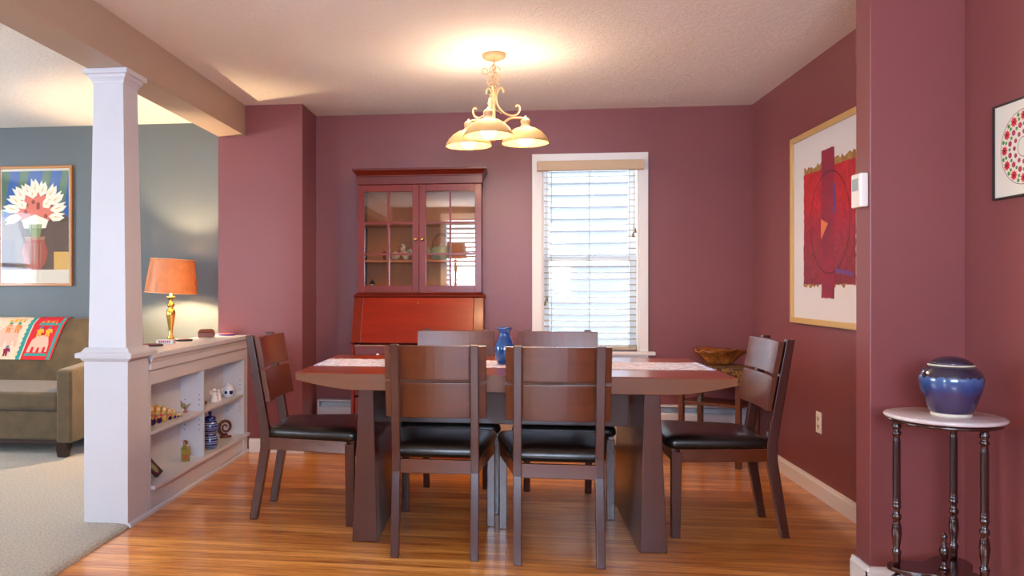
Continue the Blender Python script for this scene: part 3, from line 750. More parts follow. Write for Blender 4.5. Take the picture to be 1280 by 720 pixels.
def annulus(o, y, z, r0, r1, mi, x, n=64):
    for k in range(n):
        a, c_ = 2*PI*k/n, 2*PI*(k+1)/n
        o.add([(x, y+r0*math.cos(a), z+r0*math.sin(a)), (x, y+r0*math.cos(c_), z+r0*math.sin(c_)), (x, y+r1*math.cos(c_), z+r1*math.sin(c_)), (x, y+r1*math.cos(a), z+r1*math.sin(a))], [(0,1,2,3)], mi)
xx = XR-.0123
annulus(o, cy, cz, .124, .126, 3, xx)
for k in range(12):
    a = 2*PI*k/12
    fy, fz = cy+.104*math.cos(a), cz+.104*math.sin(a)
    if k % 1 == 0:
        pts = []
        for q in range(18):
            b_ = 2*PI*q/18; r_ = .0185 if q % 2 else .012; pts.append((fy+r_*math.cos(b_), fz+r_*math.sin(b_)))
        quad_yz(o, xx-.0004, pts, 0); disc(o, fy, fz, .005, 3, xx-.0008)
    a2 = a+PI/12
    disc(o, cy+.114*math.cos(a2), cz+.114*math.sin(a2), .007, 1, xx-.0002); disc(o, cy+.098*math.cos(a2), cz+.098*math.sin(a2), .006, 1, xx-.0002)
    disc(o, cy+.076*math.cos(a2), cz+.076*math.sin(a2), .010, 2, xx-.0003); disc(o, cy+.076*math.cos(a2), cz+.076*math.sin(a2), .004, 0, xx-.0006); disc(o, cy+.076*math.cos(a), cz+.076*math.sin(a), .006, 1, xx-.0002)
    disc(o, cy+.050*math.cos(a), cz+.050*math.sin(a), .008, 2, xx-.0003)
annulus(o, cy, cz, .032, .034, 3, xx)
o.build('print', [M['wreath_red'], M['wreath_green'], M['wreath_rose'], M['wreath_line']], pm)

# thermostat and outlet
th = thing('thermostat', 'cream wall thermostat on the edge of the projecting wall stub', 'thermostat', (1.383, 3.31, 1.55))
MB().box(1.352, 1.3832, 3.262, 3.345, 1.470, 1.602).build('housing', M['plate'], th, bev=.006)
MB().box(1.3505, 1.352, 3.278, 3.330, 1.535, 1.582).build('display', plain('lcd_gray', '9aa6a4', .3), th)
ol_ = thing('wall_outlet', 'white electrical outlet plate low on the right wall', 'outlet', (XR, 4.66, .413))
MB().box(XR-.006, XR-.0005, 4.624, 4.696, .355, .471).build('cover_plate', M['plate'], ol_, bev=.002)
o = MB()
for z in (.392, .434): o.lathe([(.016, 0), (.016, .0015)], (0,0,0), 16).xf(Matrix.Identity(4))
o = MB()
for z in (.392, .434):
    q = MB().lathe([(.0155, 0), (.0145, .002)], (0,0,0), 16).xf(Matrix.Translation((XR-.006, 4.66, z)) @ Matrix.Rotation(-PI/2, 4, 'Y')); o.add(q.v, q.f, 0, True)
sk = o.build('socket', plain('almond_plastic', 'd8c09c', .4), ol_)
o = MB()
for z in (.392, .434):
    for dy in (-.006, .006): o.box(XR-.0092, XR-.0079, 4.66+dy-.0012, 4.66+dy+.0012, z-.002, z+.007)
o.build('slots', M['dark'], sk)

# ------------------------------------------------------------------ accent table and urn
AX, AY, AT, AR_ = 1.492, 2.944, .725, .181
at = thing('accent_table', 'round marble topped accent table with turned mahogany legs in the right foreground', 'side table', (AX, AY, 0))
MB().lathe([(AR_-.012, AT-.016), (AR_-.003, AT-.013), (AR_, AT-.008), (AR_-.002, AT-.003), (AR_-.010, AT)], (AX, AY, 0), 72).build('marble_top', M['marble'], at)
MB().lathe([(AR_-.022, AT-.030), (AR_-.014, AT-.028), (AR_-.012, AT-.022), (AR_-.018, AT-.019), (AR_-.018, AT-.016)], (AX, AY, 0), 72).build('top_rim', M['mahog'], at)
legp = [(.010, .195), (.012, .21), (.013, .235), (.0155, .245), (.011, .252), (.010, .258), (.014, .285), (.0165, .31), (.0145, .335), (.010, .352), (.014, .358), (.0155, .365), (.0145, .372), (.0095, .378), (.011, .392), (.014, .398), (.014, .404), (.012, .407), (.0135, .411), (.0135, .416), (.012, .419), (.0135, .423), (.0125, .43), (.0125, .62), (.011, .635), (.010, .645), (.014, .651), (.0145, .657), (.011, .662), (.010, .667), (.0145, .674), (.0145, .681), (.012, .686), (.0125, .697)]
angs = [math.radians(a) for a in (172, 292, 52)]
LR = .145
for a in angs:
    px, py = AX+LR*math.cos(a), AY+LR*math.sin(a)
    MB().lathe(legp, (px, py, 0), 18).build('leg', M['mahog'], at)
# lower shelf: three-lobed
pts = []
for k in range(90):
    a = 2*PI*k/90; d = min(abs((a-b_+PI) % (2*PI)-PI) for b_ in angs)
    r_ = .085+.09*max(0, math.cos(d*1.5))**2.2; pts.append((AX+r_*math.cos(a), AY+r_*math.sin(a)))
MB().prism(pts, .180, .196, 'z').build('lower_shelf', M['mahog'], at, bev=.004)
MB().lathe([(.016, .196), (.018, .203), (.010, .21), (.007, .217), (.0085, .225), (.0145, .245), (.0165, .26), (.011, .272), (.007, .278), (.011, .284), (.006, .292), (.009, .30), (.010, .308), (.005, .318), (.002, .32)], (AX, AY, 0), 18).build('finial', M['mahog'], at)
for a in angs:
    d = Vector((math.cos(a), math.sin(a), 0)); c0 = Vector((AX, AY, 0))
    Q = lambda r_, z_: tuple(c0+d*r_+Vector((0,0,z_)))
    MB().tube(spline([Q(.03, .165), Q(.10, .172), Q(.15, .15), Q(.17, .09), Q(.175, .035), Q(.195, .010)], 6), [.016]*10+[.013]*10+[.011]*11, 10).build('foot', M['mahog'], at)
# urn
m, nt, b = base('blue_violet_glaze')
tc = nt.nodes.new('ShaderNodeTexCoord'); sp = nt.nodes.new('ShaderNodeSeparateXYZ'); nt.links.new(tc.outputs['Object'], sp.inputs[0])
n = noise(nt, 40, 5, .7, stretch=(1, 1, .35)); mr = nt.nodes.new('ShaderNodeMapRange'); mr.inputs[1].default_value = .0; mr.inputs[2].default_value = .16; nt.links.new(sp.outputs[2], mr.inputs[0])
ad = nt.nodes.new('ShaderNodeMath'); ad.operation = 'MULTIPLY_ADD'; nt.links.new(n.outputs['Fac'], ad.inputs[0]); ad.inputs[1].default_value = .35; nt.links.new(mr.outputs[0], ad.inputs[2])
r = ramp(nt, ad.outputs[0], [(.2, '3a2a44'), (.62, '3c3054'), (.8, '2c4478'), (1.0, '46628e'), (1.15, '2a2438')])
nt.links.new(r.outputs[0], b.inputs['Base Color']); b.inputs['Roughness'].default_value = .16; b.inputs['Coat Weight'].default_value = .5
M['urng'] = m
P('cream_clay', 'd8ccb8', .6)
UX, UY = 1.507, 2.93
ur = thing('urn', 'lidded blue and violet glazed ceramic urn on the marble accent table', 'urn', (UX, UY, AT))
MB().lathe([(.060, AT+.010), (.064, AT+.014), (.070, AT+.03), (.080, AT+.06), (.0905, AT+.09), (.0945, AT+.115), (.094, AT+.130), (.088, AT+.148), (.077, AT+.161), (.066, AT+.168), (.05, AT+.169)], (UX, UY, 0), 56).build('pot', M['urng'], ur)
MB().lathe([(.059, AT), (.060, AT+.006), (.058, AT+.011)], (UX, UY, 0), 48).build('foot_ring', M['cream_clay'], ur)
MB().lathe([(.067, AT+.169), (.069, AT+.172), (.064, AT+.175)], (UX, UY, 0), 48).build('lid_rim', M['cream_clay'], ur)
P('lid_glaze', '33304a', .2, var='2a2030', vscale=30, coat=.4)
MB().lathe([(.066, AT+.1752), (.060, AT+.182), (.045, AT+.192), (.028, AT+.198), (.010, AT+.201), (.003, AT+.2015)], (UX, UY, 0), 48).build('lid', M['lid_glaze'], ur)

# ------------------------------------------------------------------ sofa
SX1 = -2.857; SX0 = -5.15
sf = thing('sofa', 'olive brown suede sofa against the gray living room wall', 'sofa', (-4.0, 5.45, 0))
def soft(o, bev): return o
MB().box(SX0+.1, SX1-.1, 5.06, 5.90, .125, .325).build('base', M['suede'], sf, bev=.02, seg=3)
for x0, x1 in ((SX1-.108, SX1), (SX0, SX0+.108)):
    MB().prism([(4.99, .123), (4.99, .600), (5.02, .612), (5.82, .665), (5.90, .66), (5.90, .123)], x0, x1, 'x').build('arm', M['suede'], sf, bev=.016, seg=3)
hw = (SX1-SX0-.216)/2
for k in range(2):
    a = SX0+.108+hw*k
    MB().box(a+.004, a+hw-.004, 5.03, 5.72, .327, .452).build('seat_cushion', M['suede'], sf, bev=.035, seg=4)
def back_prof(t):
    pts = [(5.70, .44), (5.725, .60), (5.755, .76), (5.785, .87), (5.825, .915), (5.87, .918), (5.92, .89), (5.935, .80)]
    return pts
bp = back_prof(0)+[(5.94, .13), (5.72, .13)]
MB().prism(bp, SX0+.02, SX1-.02, 'x', sm=True).build('backrest', M['suede'], sf, bev=.012, seg=3)
for x in (SX1-.085, SX0+.085):
    for y in (5.045, 5.86):
        MB().taper(x-.028, x+.028, y-.028, y+.028, .022, x-.045, x+.045, y-.04, y+.04, .125).build('leg', M['sofaleg'], sf, bev=.003)
MB().box(SX0+.15, SX1-.14, 5.075, 5.115, .095, .127).build('plinth_rail', M['sofaleg'], sf)
# throw blanket following the backrest
P('blanket_cream', 'e2c8a8', .9, var='d8b898', vscale=30); P('blanket_red', 'c81e28', .9); P('blanket_teal', '2a8a80', .9); P('blanket_pink', 'e8a890', .9); P('blanket_orange', 'dc8038', .9); P('blanket_mustard', 'dca028', .9); P('blanket_maroon', '801c38', .9); P('blanket_blue', '54708c', .9)
BP = [(5.935, .80), (5.92, .89), (5.87, .918), (5.825, .915), (5.785, .87), (5.755, .76), (5.725, .60)]
L_ = [0]
for i in range(1, len(BP)): L_.append(L_[-1]+math.dist(BP[i], BP[i-1]))
FR = L_[3]    # arc length at the front top edge
def bpos(s):  # arc length -> (y, z)
    for i in range(1, len(BP)):
        if s <= L_[i] or i == len(BP)-1:
            t = (s-L_[i-1])/(L_[i]-L_[i-1]); return (BP[i-1][0]+(BP[i][0]-BP[i-1][0])*t, BP[i-1][1]+(BP[i][1]-BP[i-1][1])*t)
def bmap(u, s, off):   # u: metres left from the right edge, s arc length
    y, z = bpos(s); e = .01
    y2, z2 = bpos(min(s+e, L_[-1]-1e-4)); y1_, z1_ = bpos(max(s-e, 0)); t = Vector((0, y2-y1_, z2-z1_)).normalized(); n_ = Vector((0, t.z, -t.y))
    if n_.z < 0 and s < FR: n_ = -n_
    if s >= FR and n_.y > 0: n_ = -n_
    sh = -.10*max(0, s-FR)/(L_[-1]-FR)+.01
    return (SX1-.50-u+sh, y+n_.y*off, z+n_.z*off)
SE = L_[-1]-.003
def bgrid(o, u0, u1, s0, s1, off, mi, nu=8, ns=16):
    vs = [bmap(u0+(u1-u0)*i/nu, s0+(s1-s0)*j/ns, off) for j in range(ns+1) for i in range(nu+1)]
    fs = [(j*(nu+1)+i, j*(nu+1)+i+1, (j+1)*(nu+1)+i+1, (j+1)*(nu+1)+i) for j in range(ns) for i in range(nu)]
    o.add(vs, fs, mi, True)
def bpoly(o, pts, off, mi): o.add([bmap(u, s, off) for u, s in pts], [tuple(range(len(pts)))], mi)
bt = thing('throw_blanket', 'cream and red throw blanket with elephant figures draped over the sofa back', 'blanket', (-3.8, 5.8, .9))
o = MB(); bgrid(o, .0, .90, .03, SE, .006, 0, 20, 28)
o.build('cloth', M['blanket_cream'], bt)
o = MB()
bgrid(o, .0, .014, .03, SE, .0068, 0, 1, 28); bgrid(o, .014, .038, .03, SE, .0068, 1, 1, 28); bgrid(o, .038, .245, .03, SE, .0068, 0, 5, 28)
bgrid(o, .255, .285, .03, SE, .0068, 1, 1, 28)
for k in range(14):
    s_ = .04+k*.035
    if s_+.02 < SE: bpoly(o, [(.284, s_), (.284, s_+.02), (.296, s_+.01)], .0072, 1)
bgrid(o, .05, .225, FR+.285, FR+.305, .0078, 1, 3, 3); bgrid(o, .04, .20, FR+.05, FR+.068, .0078, 1, 3, 3)
# elephants
def elephant(u, s, sc_, mi):
    P0 = [(0, .0), (.02, -.05), (.06, -.065), (.11, -.06), (.14, -.03), (.15, .03), (.15, .06), (.125, .06), (.122, .02), (.105, .02), (.10, .06), (.08, .06), (.077, .025), (.06, .025), (.055, .06), (.035, .06), (.032, .02), (.015, .02), (.012, .055), (-.005, .055)]
    bpoly(o, [(u+a*sc_, s+b_*sc_) for a, b_ in P0], .0085, mi)
def person_fig(u, s, mi, mh):
    bpoly(o, [(u, s), (u+.03, s-.006), (u+.055, s+.01), (u+.045, s+.02), (u+.04, s+.06), (u+.028, s+.06), (u+.025, s+.035), (u+.018, s+.06), (u+.006, s+.06), (u+.01, s+.02), (u-.01, s+.03)], .0085, mi)
    bpoly(o, [(u+.015, s-.022), (u+.035, s-.022), (u+.04, s-.006), (u+.012, s-.006)], .0088, mh)
elephant(.06, FR+.215, 1.05, 2); elephant(.06, FR+.01, .9, 3)
person_fig(.075, FR+.10, 4, 6); person_fig(.145, FR+.10, 4, 6)
elephant(.33, FR+.16, 1.3, 2); elephant(.34, FR+.0, .8, 4)
person_fig(.34, FR+.07, 3, 1); person_fig(.41, FR+.07, 3, 1); person_fig(.36, FR+.25, 5, 6)
elephant(.56, FR+.20, 1.3, 2); person_fig(.56, FR+.06, 3, 1); person_fig(.66, FR+.07, 4, 5); elephant(.70, FR+.10, .8, 5)
o.build('applique_figures', [M['blanket_red'], M['blanket_teal'], M['blanket_pink'], M['blanket_orange'], M['blanket_mustard'], M['blanket_maroon'], M['blanket_blue']], bt)

# ------------------------------------------------------------------ poster (generic flower still life)
pp = thing('framed_picture', 'wood framed poster of a white lily bouquet above the sofa', 'picture', (-3.73, YL, 1.65))
x0, x1, z0, z1 = -4.052, -3.417, 1.168, 2.126; w = .020
o = MB()
for a, b_, c_, d_ in ((x0, x0+w, z0, z1), (x1-w, x1, z0, z1), (x0+w, x1-w, z0, z0+w), (x0+w, x1-w, z1-w, z1)): o.box(a, b_, YL-.025, YL-.001, c_, d_)
o.build('frame', M['frameo'], pp, bev=.003)
P('poster_cream', 'cfc3ae', .7)
MB().box(x0+w, x1-w, YL-.010, YL-.002, z0+w, z1-w).build('backing', M['poster_cream'], pp)
cols = ['poster_blue', '2f5590'], ['poster_green', '4f6a50'], ['poster_white', 'e8dcc4'], ['poster_yellow', 'e0b048'], ['poster_pink', 'd4705c'], ['poster_brown', '5c4434'], ['poster_brick', '9a4632'], ['poster_ochre', 'c89a4c'], ['poster_leaf', '7a8850'], ['poster_clay', '9c6a4a'], ['poster_plum', '44303a']
for n_, c_ in cols: P(n_, c_, .7)
o = MB(); Yp = YL-.0105
iw, ih = x1-x0-2*w, z1-z0-2*w
def pz(u, v, k): return (x0+w+.012+(iw-.024)*u, Yp-.0002*k, z0+w+.11+(ih-.13)*v)   # u right, v up
def pol(pts, k, mi): o.add([pz(u, v, k) for u, v in pts], [tuple(range(len(pts)))], mi)
def ell(cx_, cy_, rx, ry, k, mi, n=20): pol([(cx_+rx*math.cos(2*PI*i/n), cy_+ry*math.sin(2*PI*i/n)) for i in range(n)], k, mi)
pol([(0,0),(1,0),(1,1),(0,1)], 0, 0)
for a in (.0, .28, .62, .9): pol([(a, 1), (min(a+.13, 1), 1), (min(a+.02, 1), .55), (max(a-.12, 0), .55)], 1, 1)
pol([(0, 0), (1, 0), (1, .52), (.86, .60), (.5, .52), (.14, .58), (0, .50)], 2, 5)
pol([(.78, 0), (1, 0), (1, .18), (.78, .18)], 3, 7); pol([(.0, 0), (.2, 0), (.2, .30), (0, .30)], 3, 10)
# flowers mass
ell(.5, .62, .30, .17, 4, 4)
for i in range(26):
    a = i*2.4; r_ = .05+.011*i; ell(.5+r_*math.cos(a)*.9, .63+r_*math.sin(a)*.5, .028, .022, 5, 4 if i % 3 else 6, 10)
def lily(u, v, an, L=.22, wd=.07):
    ca, sa = math.cos(an), math.sin(an)
    def tr(a, b_): return (u+(a*ca-b_*sa), v+(a*sa+b_*ca)*.66)
    pol([tr(0, 0), tr(L*.3, -wd), tr(L*.7, -wd*.8), tr(L, 0), tr(L*.8, wd*.35), tr(L*1.02, wd*.9), tr(L*.5, wd), tr(L*.2, wd*.6)], 7+lily.k % 4, 2)
    pol([tr(L*.35, -.008), tr(L*.78, 0), tr(L*.35, .012)], 12, 3); lily.k += 1
lily.k = 0
for u, v, an, L in ((.30,.66,2.5,.24),(.34,.70,2.1,.26),(.42,.74,1.9,.22),(.50,.75,1.55,.26),(.58,.74,1.25,.24),(.66,.70,.95,.28),(.70,.66,.6,.28),(.72,.60,.25,.26),(.70,.54,-.1,.24),(.28,.60,2.9,.27),(.30,.53,3.3,.26),(.36,.62,2.3,.16),(.62,.63,.8,.16),(.47,.72,1.7,.16)): lily(u, v, an, L)
# vase of stems in front
pol([(.30, .50), (.5, .56), (.70, .50), (.66, .42), (.34, .42)], 13, 2)
for k in range(7): pol([(.40+k*.03, .46), (.425+k*.03, .46), (.48+k*.012, .24), (.465+k*.012, .24)], 14, 8)
pol([(.36, .30), (.64, .30), (.70, .18), (.66, .06), (.58, 0), (.42, 0), (.34, .06), (.30, .18)], 15, 6)
pol([(.36, .30), (.64, .30), (.66, .335), (.34, .335)], 16, 9)
for k in range(5): pol([(.38+k*.05, .27), (.40+k*.05, .27), (.405+k*.045, .03), (.395+k*.045, .03)], 17, 9)
o.build('print', [M[c_[0]] for c_ in cols], pp)
MB().box(x0+w, x1-w, YL-.0185, YL-.017, z0+w, z1-w).build('picture_glass', M['picglass'], pp)

# ------------------------------------------------------------------ lamp + end table behind half wall
LX, LY, LZ = -2.44, 5.62, .60
et = thing('end_table', 'dark wooden end table behind the half wall under the brass lamp', 'side table', (LX, LY, 0))
MB().box(LX-.25, LX+.25, LY-.25, LY+.25, LZ-.025, LZ).build('top', M['sofaleg'], et, bev=.003)
for sx in (-1, 1):
    for sy in (-1, 1): MB().taper(LX+sx*.215-.018, LX+sx*.215+.018, LY+sy*.215-.018, LY+sy*.215+.018, .022, LX+sx*.215-.022, LX+sx*.215+.022, LY+sy*.215-.022, LY+sy*.215+.022, LZ-.025).build('leg', M['sofaleg'], et)
def table_lamp(x, y, z, label, tilt=0, s=1):
    t = thing('table_lamp', label, 'lamp', (x, y, z))
    bp_ = [(.075, 0), (.078, .008), (.06, .02), (.035, .03), (.02, .045), (.018, .06), (.028, .075), (.030, .09), (.016, .11), (.013, .125), (.030, .14), (.030, .152), (.014, .166), (.024, .18), (.025, .19), (.013, .21), (.016, .25), (.024, .30), (.032, .35), (.034, .375), (.026, .395), (.015, .405), (.025, .418), (.027, .43), (.014, .45), (.013, .47), (.032, .482), (.034, .488), (.010, .492), (.010, .54)]
    MB().lathe([(r_*s, z_*s) for r_, z_ in bp_], (x, y, z), 28).build('base', M['brass'], t)
    R_ = Matrix.Rotation(math.radians(tilt), 4, 'Y'); zc = .64*s
    pr = [(.188, -.123), (.157, .123)]
    MB().shell([(a*s, b_*s) for a, b_ in pr], (x+.008*s, y, z+zc), 48, mat=R_).build('lamp_shade', M['lshade'], t)
    o = MB(); o.shell([(.186*s, -.121*s), (.155*s, .121*s)], (x+.008*s, y, z+zc), 48, mat=R_)
    for zz, rr_ in ((-.123, .188), (.123, .157)): o.tube([tuple(R_ @ Vector((rr_*s*math.cos(2*PI*k/40), rr_*s*math.sin(2*PI*k/40), zz*s))+Vector((x+.008*s, y, z+zc))) for k in range(40)], .0025, 6, closed=True)
    o.build('shade_lining', M['lshadein'], t)
    MB().ball((x, y, z+.60*s), .03*s, seg=16).build('bulb', M['lbulb'], t)
    MB().tube([(x-.06*s, y, z+.54*s), (x-.05*s, y, z+.66*s), (x, y, z+.74*s), (x+.05*s, y, z+.66*s), (x+.06*s, y, z+.54*s), (x, y, z+.53*s)], .002, 6, closed=True).build('harp', M['brass'], t)
    return t
M['lbulb'] = emis('lamp_bulb', 'ffdcae', 1100)
table_lamp(LX, LY, LZ, 'brass table lamp with a tan drum shade behind the half wall', tilt=3.2)

cn = thing('tall_chest', 'tall dark chest under the mirrored lamp, opposite the glass cabinet', 'chest', (-.77, -1.25, 0))
MB().box(-1.05, -.49, -1.45, -1.05, .10, 1.10).build('body', M['stw'], cn, bev=.004)
MB().box(-1.07, -.47, -1.46, -1.04, 1.10, 1.125).build('top', M['stw'], cn, bev=.003)
for a in (-1.02, -.52):
    for b_ in (-1.42, -1.08): MB().box(a-.02, a+.02, b_-.02, b_+.02, 0, .10).build('leg', M['stw'], cn)
for k in range(4):
    d = MB().box(-1.03, -.51, -1.05, -1.035, .14+.24*k, .36+.24*k).build('drawer', M['chair'], cn, bev=.003)
    MB().ball((-.77, -1.02, .25+.24*k), .014, seg=12).build('knob', M['brass'], d)
table_lamp(-.77, -1.25, 1.125, 'lamp with orange shade mirrored in the right glass door of the cabinet', s=.92)

# ------------------------------------------------------------------ countertop items
CT = .8232
P('redwood', '7a3418', .35, var='6a2a12', vscale=30, coat=.3)
wbx = thing('wooden_box', 'small reddish wood keepsake box with stepped lid on the half wall counter', 'box', (-1.975, 5.12, CT))
def roundbox(x, y, z0, z1, hx, hy, rot=0):
    q = MB().box(-hx, hx, -hy, hy, z0, z1); q.xf(Matrix.Translation((x, y, 0)) @ Matrix.Rotation(rot, 4, 'Z')); return q
roundbox(-1.975, 5.12, CT+.004, CT+.036, .050, .034, .1).build('body', M['redwood'], wbx, bev=.006, seg=3)
q = MB().taper(-.052, .052, -.036, .036, 0, -.036, .036, -.022, .022, .020).xf(Matrix.Translation((-1.975, 5.12, CT+.037)) @ Matrix.Rotation(.1, 4, 'Z')); q.build('lid', M['redwood'], wbx, bev=.003)
o = MB()
for a in (-.04, .04):
    for b_ in (-.025, .025): o.ball((-1.975+a, 5.12+b_, CT+.003), .004, seg=8)
o.build('feet', M['brassdark'], wbx)
P('coaster_dark', '2c2430', .5); P('coaster_red', 'b0403c', .5, var='5a2030', vscale=70); P('coaster_purple', '3c2c90', .4); P('coaster_orange', 'd86a4a', .5)
def coaster(x, y, r_, cm, ct, label, sy=.9):
    t = thing('coaster', label, 'coaster', (x, y, CT))
    MB().lathe([(r_*.95, 0), (r_, .003), (r_, .008), (r_*.94, .010)], (x, y, CT), 32, sy=sy).build('disc', cm, t)
    MB().lathe([(r_*.9, .0100), (r_*.88, .0118)], (x, y, CT), 32, sy=sy).build('painted_top', ct, t)
coaster(-2.0, 4.36, .058, M['coaster_dark'], M['coaster_red'], 'flat dark round coaster with red top nearest the white column')
coaster(-2.005, 4.80, .060, M['coaster_dark'], M['coaster_red'], 'flat dark round coaster with red top beside the pink and green packet')
coaster(-1.93, 5.38, .062, M['coaster_purple'], M['coaster_orange'], 'purple rimmed orange coaster at the far end of the counter')
P('packet_white', 'e0d4cc', .5); P('packet_pink', 'b84070', .5); P('packet_green', '6a9a5a', .5)
pk = thing('packet', 'small white packet with pink and green pattern on the half wall counter', 'packet', (-2.02, 4.57, CT))
Rk = Matrix.Translation((-2.015, 4.57, CT)) @ Matrix.Rotation(.15, 4, 'Z')
MB().box(-.050, .050, -.03, .03, 0, .024).xf(Rk).build('box', M['packet_white'], pk, bev=.002)
o = MB()
for k in range(6):
    x = -.03+k*.012; o.add([(x+.006*math.cos(q), -.0304, .014+.006*math.sin(q)) for q in [i*PI/3 for i in range(6)]], [tuple(range(6))], 0); o.add([(x-.004, -.0303, .003), (x+.006, -.0303, .003), (x+.003, -.0303, .008), (x-.002, -.0303, .008)], [(0,1,2,3)], 1)
o.xf(Rk); o.build('pattern', [M['packet_pink'], M['packet_green']], pk)

# ------------------------------------------------------------------ bookcase objects
SH = .4152; SB = .1402
P('doll_gold', 'c89a48', .3, coat=.4); P('doll_purple', '30104c', .35, coat=.4); P('doll_face', 'ecc8a4', .35); P('doll_pink', 'c8305c', .4); P('doll_green', '5a8a4a', .4)
dolls = [(-1.905, 4.118, .115, 'tallest nesting doll, half hidden at the left end of the row'),
         (-1.895, 4.183, .100, 'second tallest nesting doll, gold with a dark purple skirt'),
         (-1.885, 4.240, .088, 'third nesting doll in the row, gold with pink flowers'),
         (-1.877, 4.292, .068, 'fourth nesting doll in the row, with a purple skirt'),
         (-1.868, 4.340, .054, 'fifth nesting doll in the row, small with blue violet middle'),
         (-1.862, 4.385, .032, 'second smallest nesting doll on the shelf'),
         (-1.855, 4.413, .022, 'smallest nesting doll at the right end of the row')]
for i, (x, y, h, lb) in enumerate(dolls):
    t = thing('nesting_doll', lb, 'nesting doll', (x, y, SH), 'row of nesting dolls on the upper shelf')
    pr = [(.17, 0), (.22, .02), (.245, .15), (.25, .30), (.225, .46), (.18, .58), (.165, .64), (.18, .72), (.185, .80), (.165, .90), (.11, .97), (.03, 1.0)]
    MB().lathe([(a*h, b_*h) for a, b_ in pr], (x, y, SH), 24).build('body', M['doll_gold'], t)
    # front-facing painted patches (towards +x, -y)
    dirv = Vector((.72, -.69, 0)).normalized()
    sv = Vector((-dirv.y, dirv.x, 0))
    def patch(ang, zc, r_, ra, name_, mm, off=1.02, sx_=1, sz_=1):
        pts = []
        c_ = dirv*math.cos(ang)+sv*math.sin(ang); s2 = Vector((-c_.y, c_.x, 0))
        vs = [tuple(Vector((x, y, SH+zc*h))+c_*(ra*h*off+.0008))]
        for k in range(12):
            a = 2*PI*k/12; vs.append(tuple(Vector((x, y, SH+zc*h))+s2*(r_*h*sx_*math.cos(a))+Vector((0,0,r_*h*sz_*math.sin(a)))+c_*(ra*h*off-.12*r_*h+.0008)))
        return vs, [(0, k+1, (k+1) % 12+1) for k in range(12)]
    v_, f_ = patch(0, .78, .10, .185, '', 0); MB().add(v_, f_, 0, True).build('face', M['doll_face'], t)
    o = MB(); v_, f_ = patch(.15, .18, .17, .245, '', 0, 1.03, 1, 1.0); o.add(v_, f_, 0, True)
    if i not in (2,): o.build('apron_patch', M['doll_purple'], t)
    if i < 5:
        o = MB()
        for an, zc in ((.5, .45), (.75, .30), (-.5, .42)):
            v_, f_ = patch(an, zc, .065, .235, '', 0, 1.04); o.add(v_, f_, 0, True)
        v_, f_ = patch(-.1, .47, .07, .215, '', 0, 1.05); o.add(v_, f_, 1, True)
        o.build('painted_flowers', [M['doll_pink'], M['doll_green']], t)
# bird figurine
P('bird_body', '5c6a48', .4, var='a08a58', vscale=60); P('bird_head', 'a8503c', .4)
bf = thing('bird_figurine', 'small green and brown bird figurine near the shelf divider', 'figurine', (-1.89, 4.56, SH))
D = Vector((.72, .69, 0))
def BD(a, z): return (-1.89+a*.72, 4.56+a*.69, SH+z)
MB().lathe([(.012, 0), (.013, .006), (.006, .012), (.007, .022)], (-1.89, 4.56, SH), 14).build('stand', M['bird_head'], bf)
o = MB(); o.tube(spline([BD(-.024, .056), BD(-.017, .044), BD(-.004, .034), BD(.012, .038), BD(.030, .050)], 5), [.004, .005, .007, .009, .011, .013, .014, .0145, .014, .013, .012, .010, .009, .008, .007, .006, .005, .004, .004, .003, .002], 10); o.build('body', M['bird_body'], bf)
o = MB(); o.ball(BD(-.024, .060), .006, seg=10); o.tube([BD(-.026, .062), BD(-.034, .074)], [.003, .001], 6); o.build('head', M['bird_head'], bf)
# small shell
P('shell_brown', '6a4438', .5)
tag(MB().ball((-1.90, 4.90, SH+.010), .014, seg=14, sy=1.4, sz=.75).build('pebble', M['shell_brown']), 'tiny dark brown pebble beside the divider on the right upper shelf', 'pebble')
# angels
P('white_bisque', 'e6dedc', .55)
ag = thing('angel_figurine', 'white bisque figurine of two small angels on the right upper shelf', 'figurine', (-1.875, 5.02, SH))
for (yy, h, xx) in ((4.995, .092, -1.872), (5.052, .078, -1.866)):
    MB().lathe([(.026*h/.09, 0), (.027*h/.09, .006), (.020*h/.09, .35*h), (.013, .60*h), (.009, .70*h)], (xx, yy, SH), 20).build('robe', M['white_bisque'], ag)
    MB().ball((xx, yy, SH+h*.83), h*.145, seg=14).build('head', M['white_bisque'], ag)
    o = MB()
    for s in (-1, 1): o.add([(xx-.01, yy+s*.004, SH+h*.45), (xx-.016, yy+s*.030, SH+h*.55), (xx-.018, yy+s*.034, SH+h*.85), (xx-.014, yy+s*.016, SH+h*.80), (xx-.010, yy+s*.006, SH+h*.65), (xx-.016, yy+s*.004, SH+h*.45), (xx-.022, yy+s*.030, SH+h*.55), (xx-.024, yy+s*.034, SH+h*.85), (xx-.020, yy+s*.016, SH+h*.80), (xx-.016, yy+s*.006, SH+h*.65)], [(0,1,2,3,4), (9,8,7,6,5), (0,5,6,1), (1,6,7,2), (2,7,8,3), (3,8,9,4), (4,9,5,0)])
    o.tube([(xx+.004, yy-.014, SH+h*.60), (xx+.014, yy-.004, SH+h*.52), (xx+.014, yy+.004, SH+h*.52), (xx+.004, yy+.014, SH+h*.60)], .004, 8)
    o.build('wings', M['white_bisque'], ag)
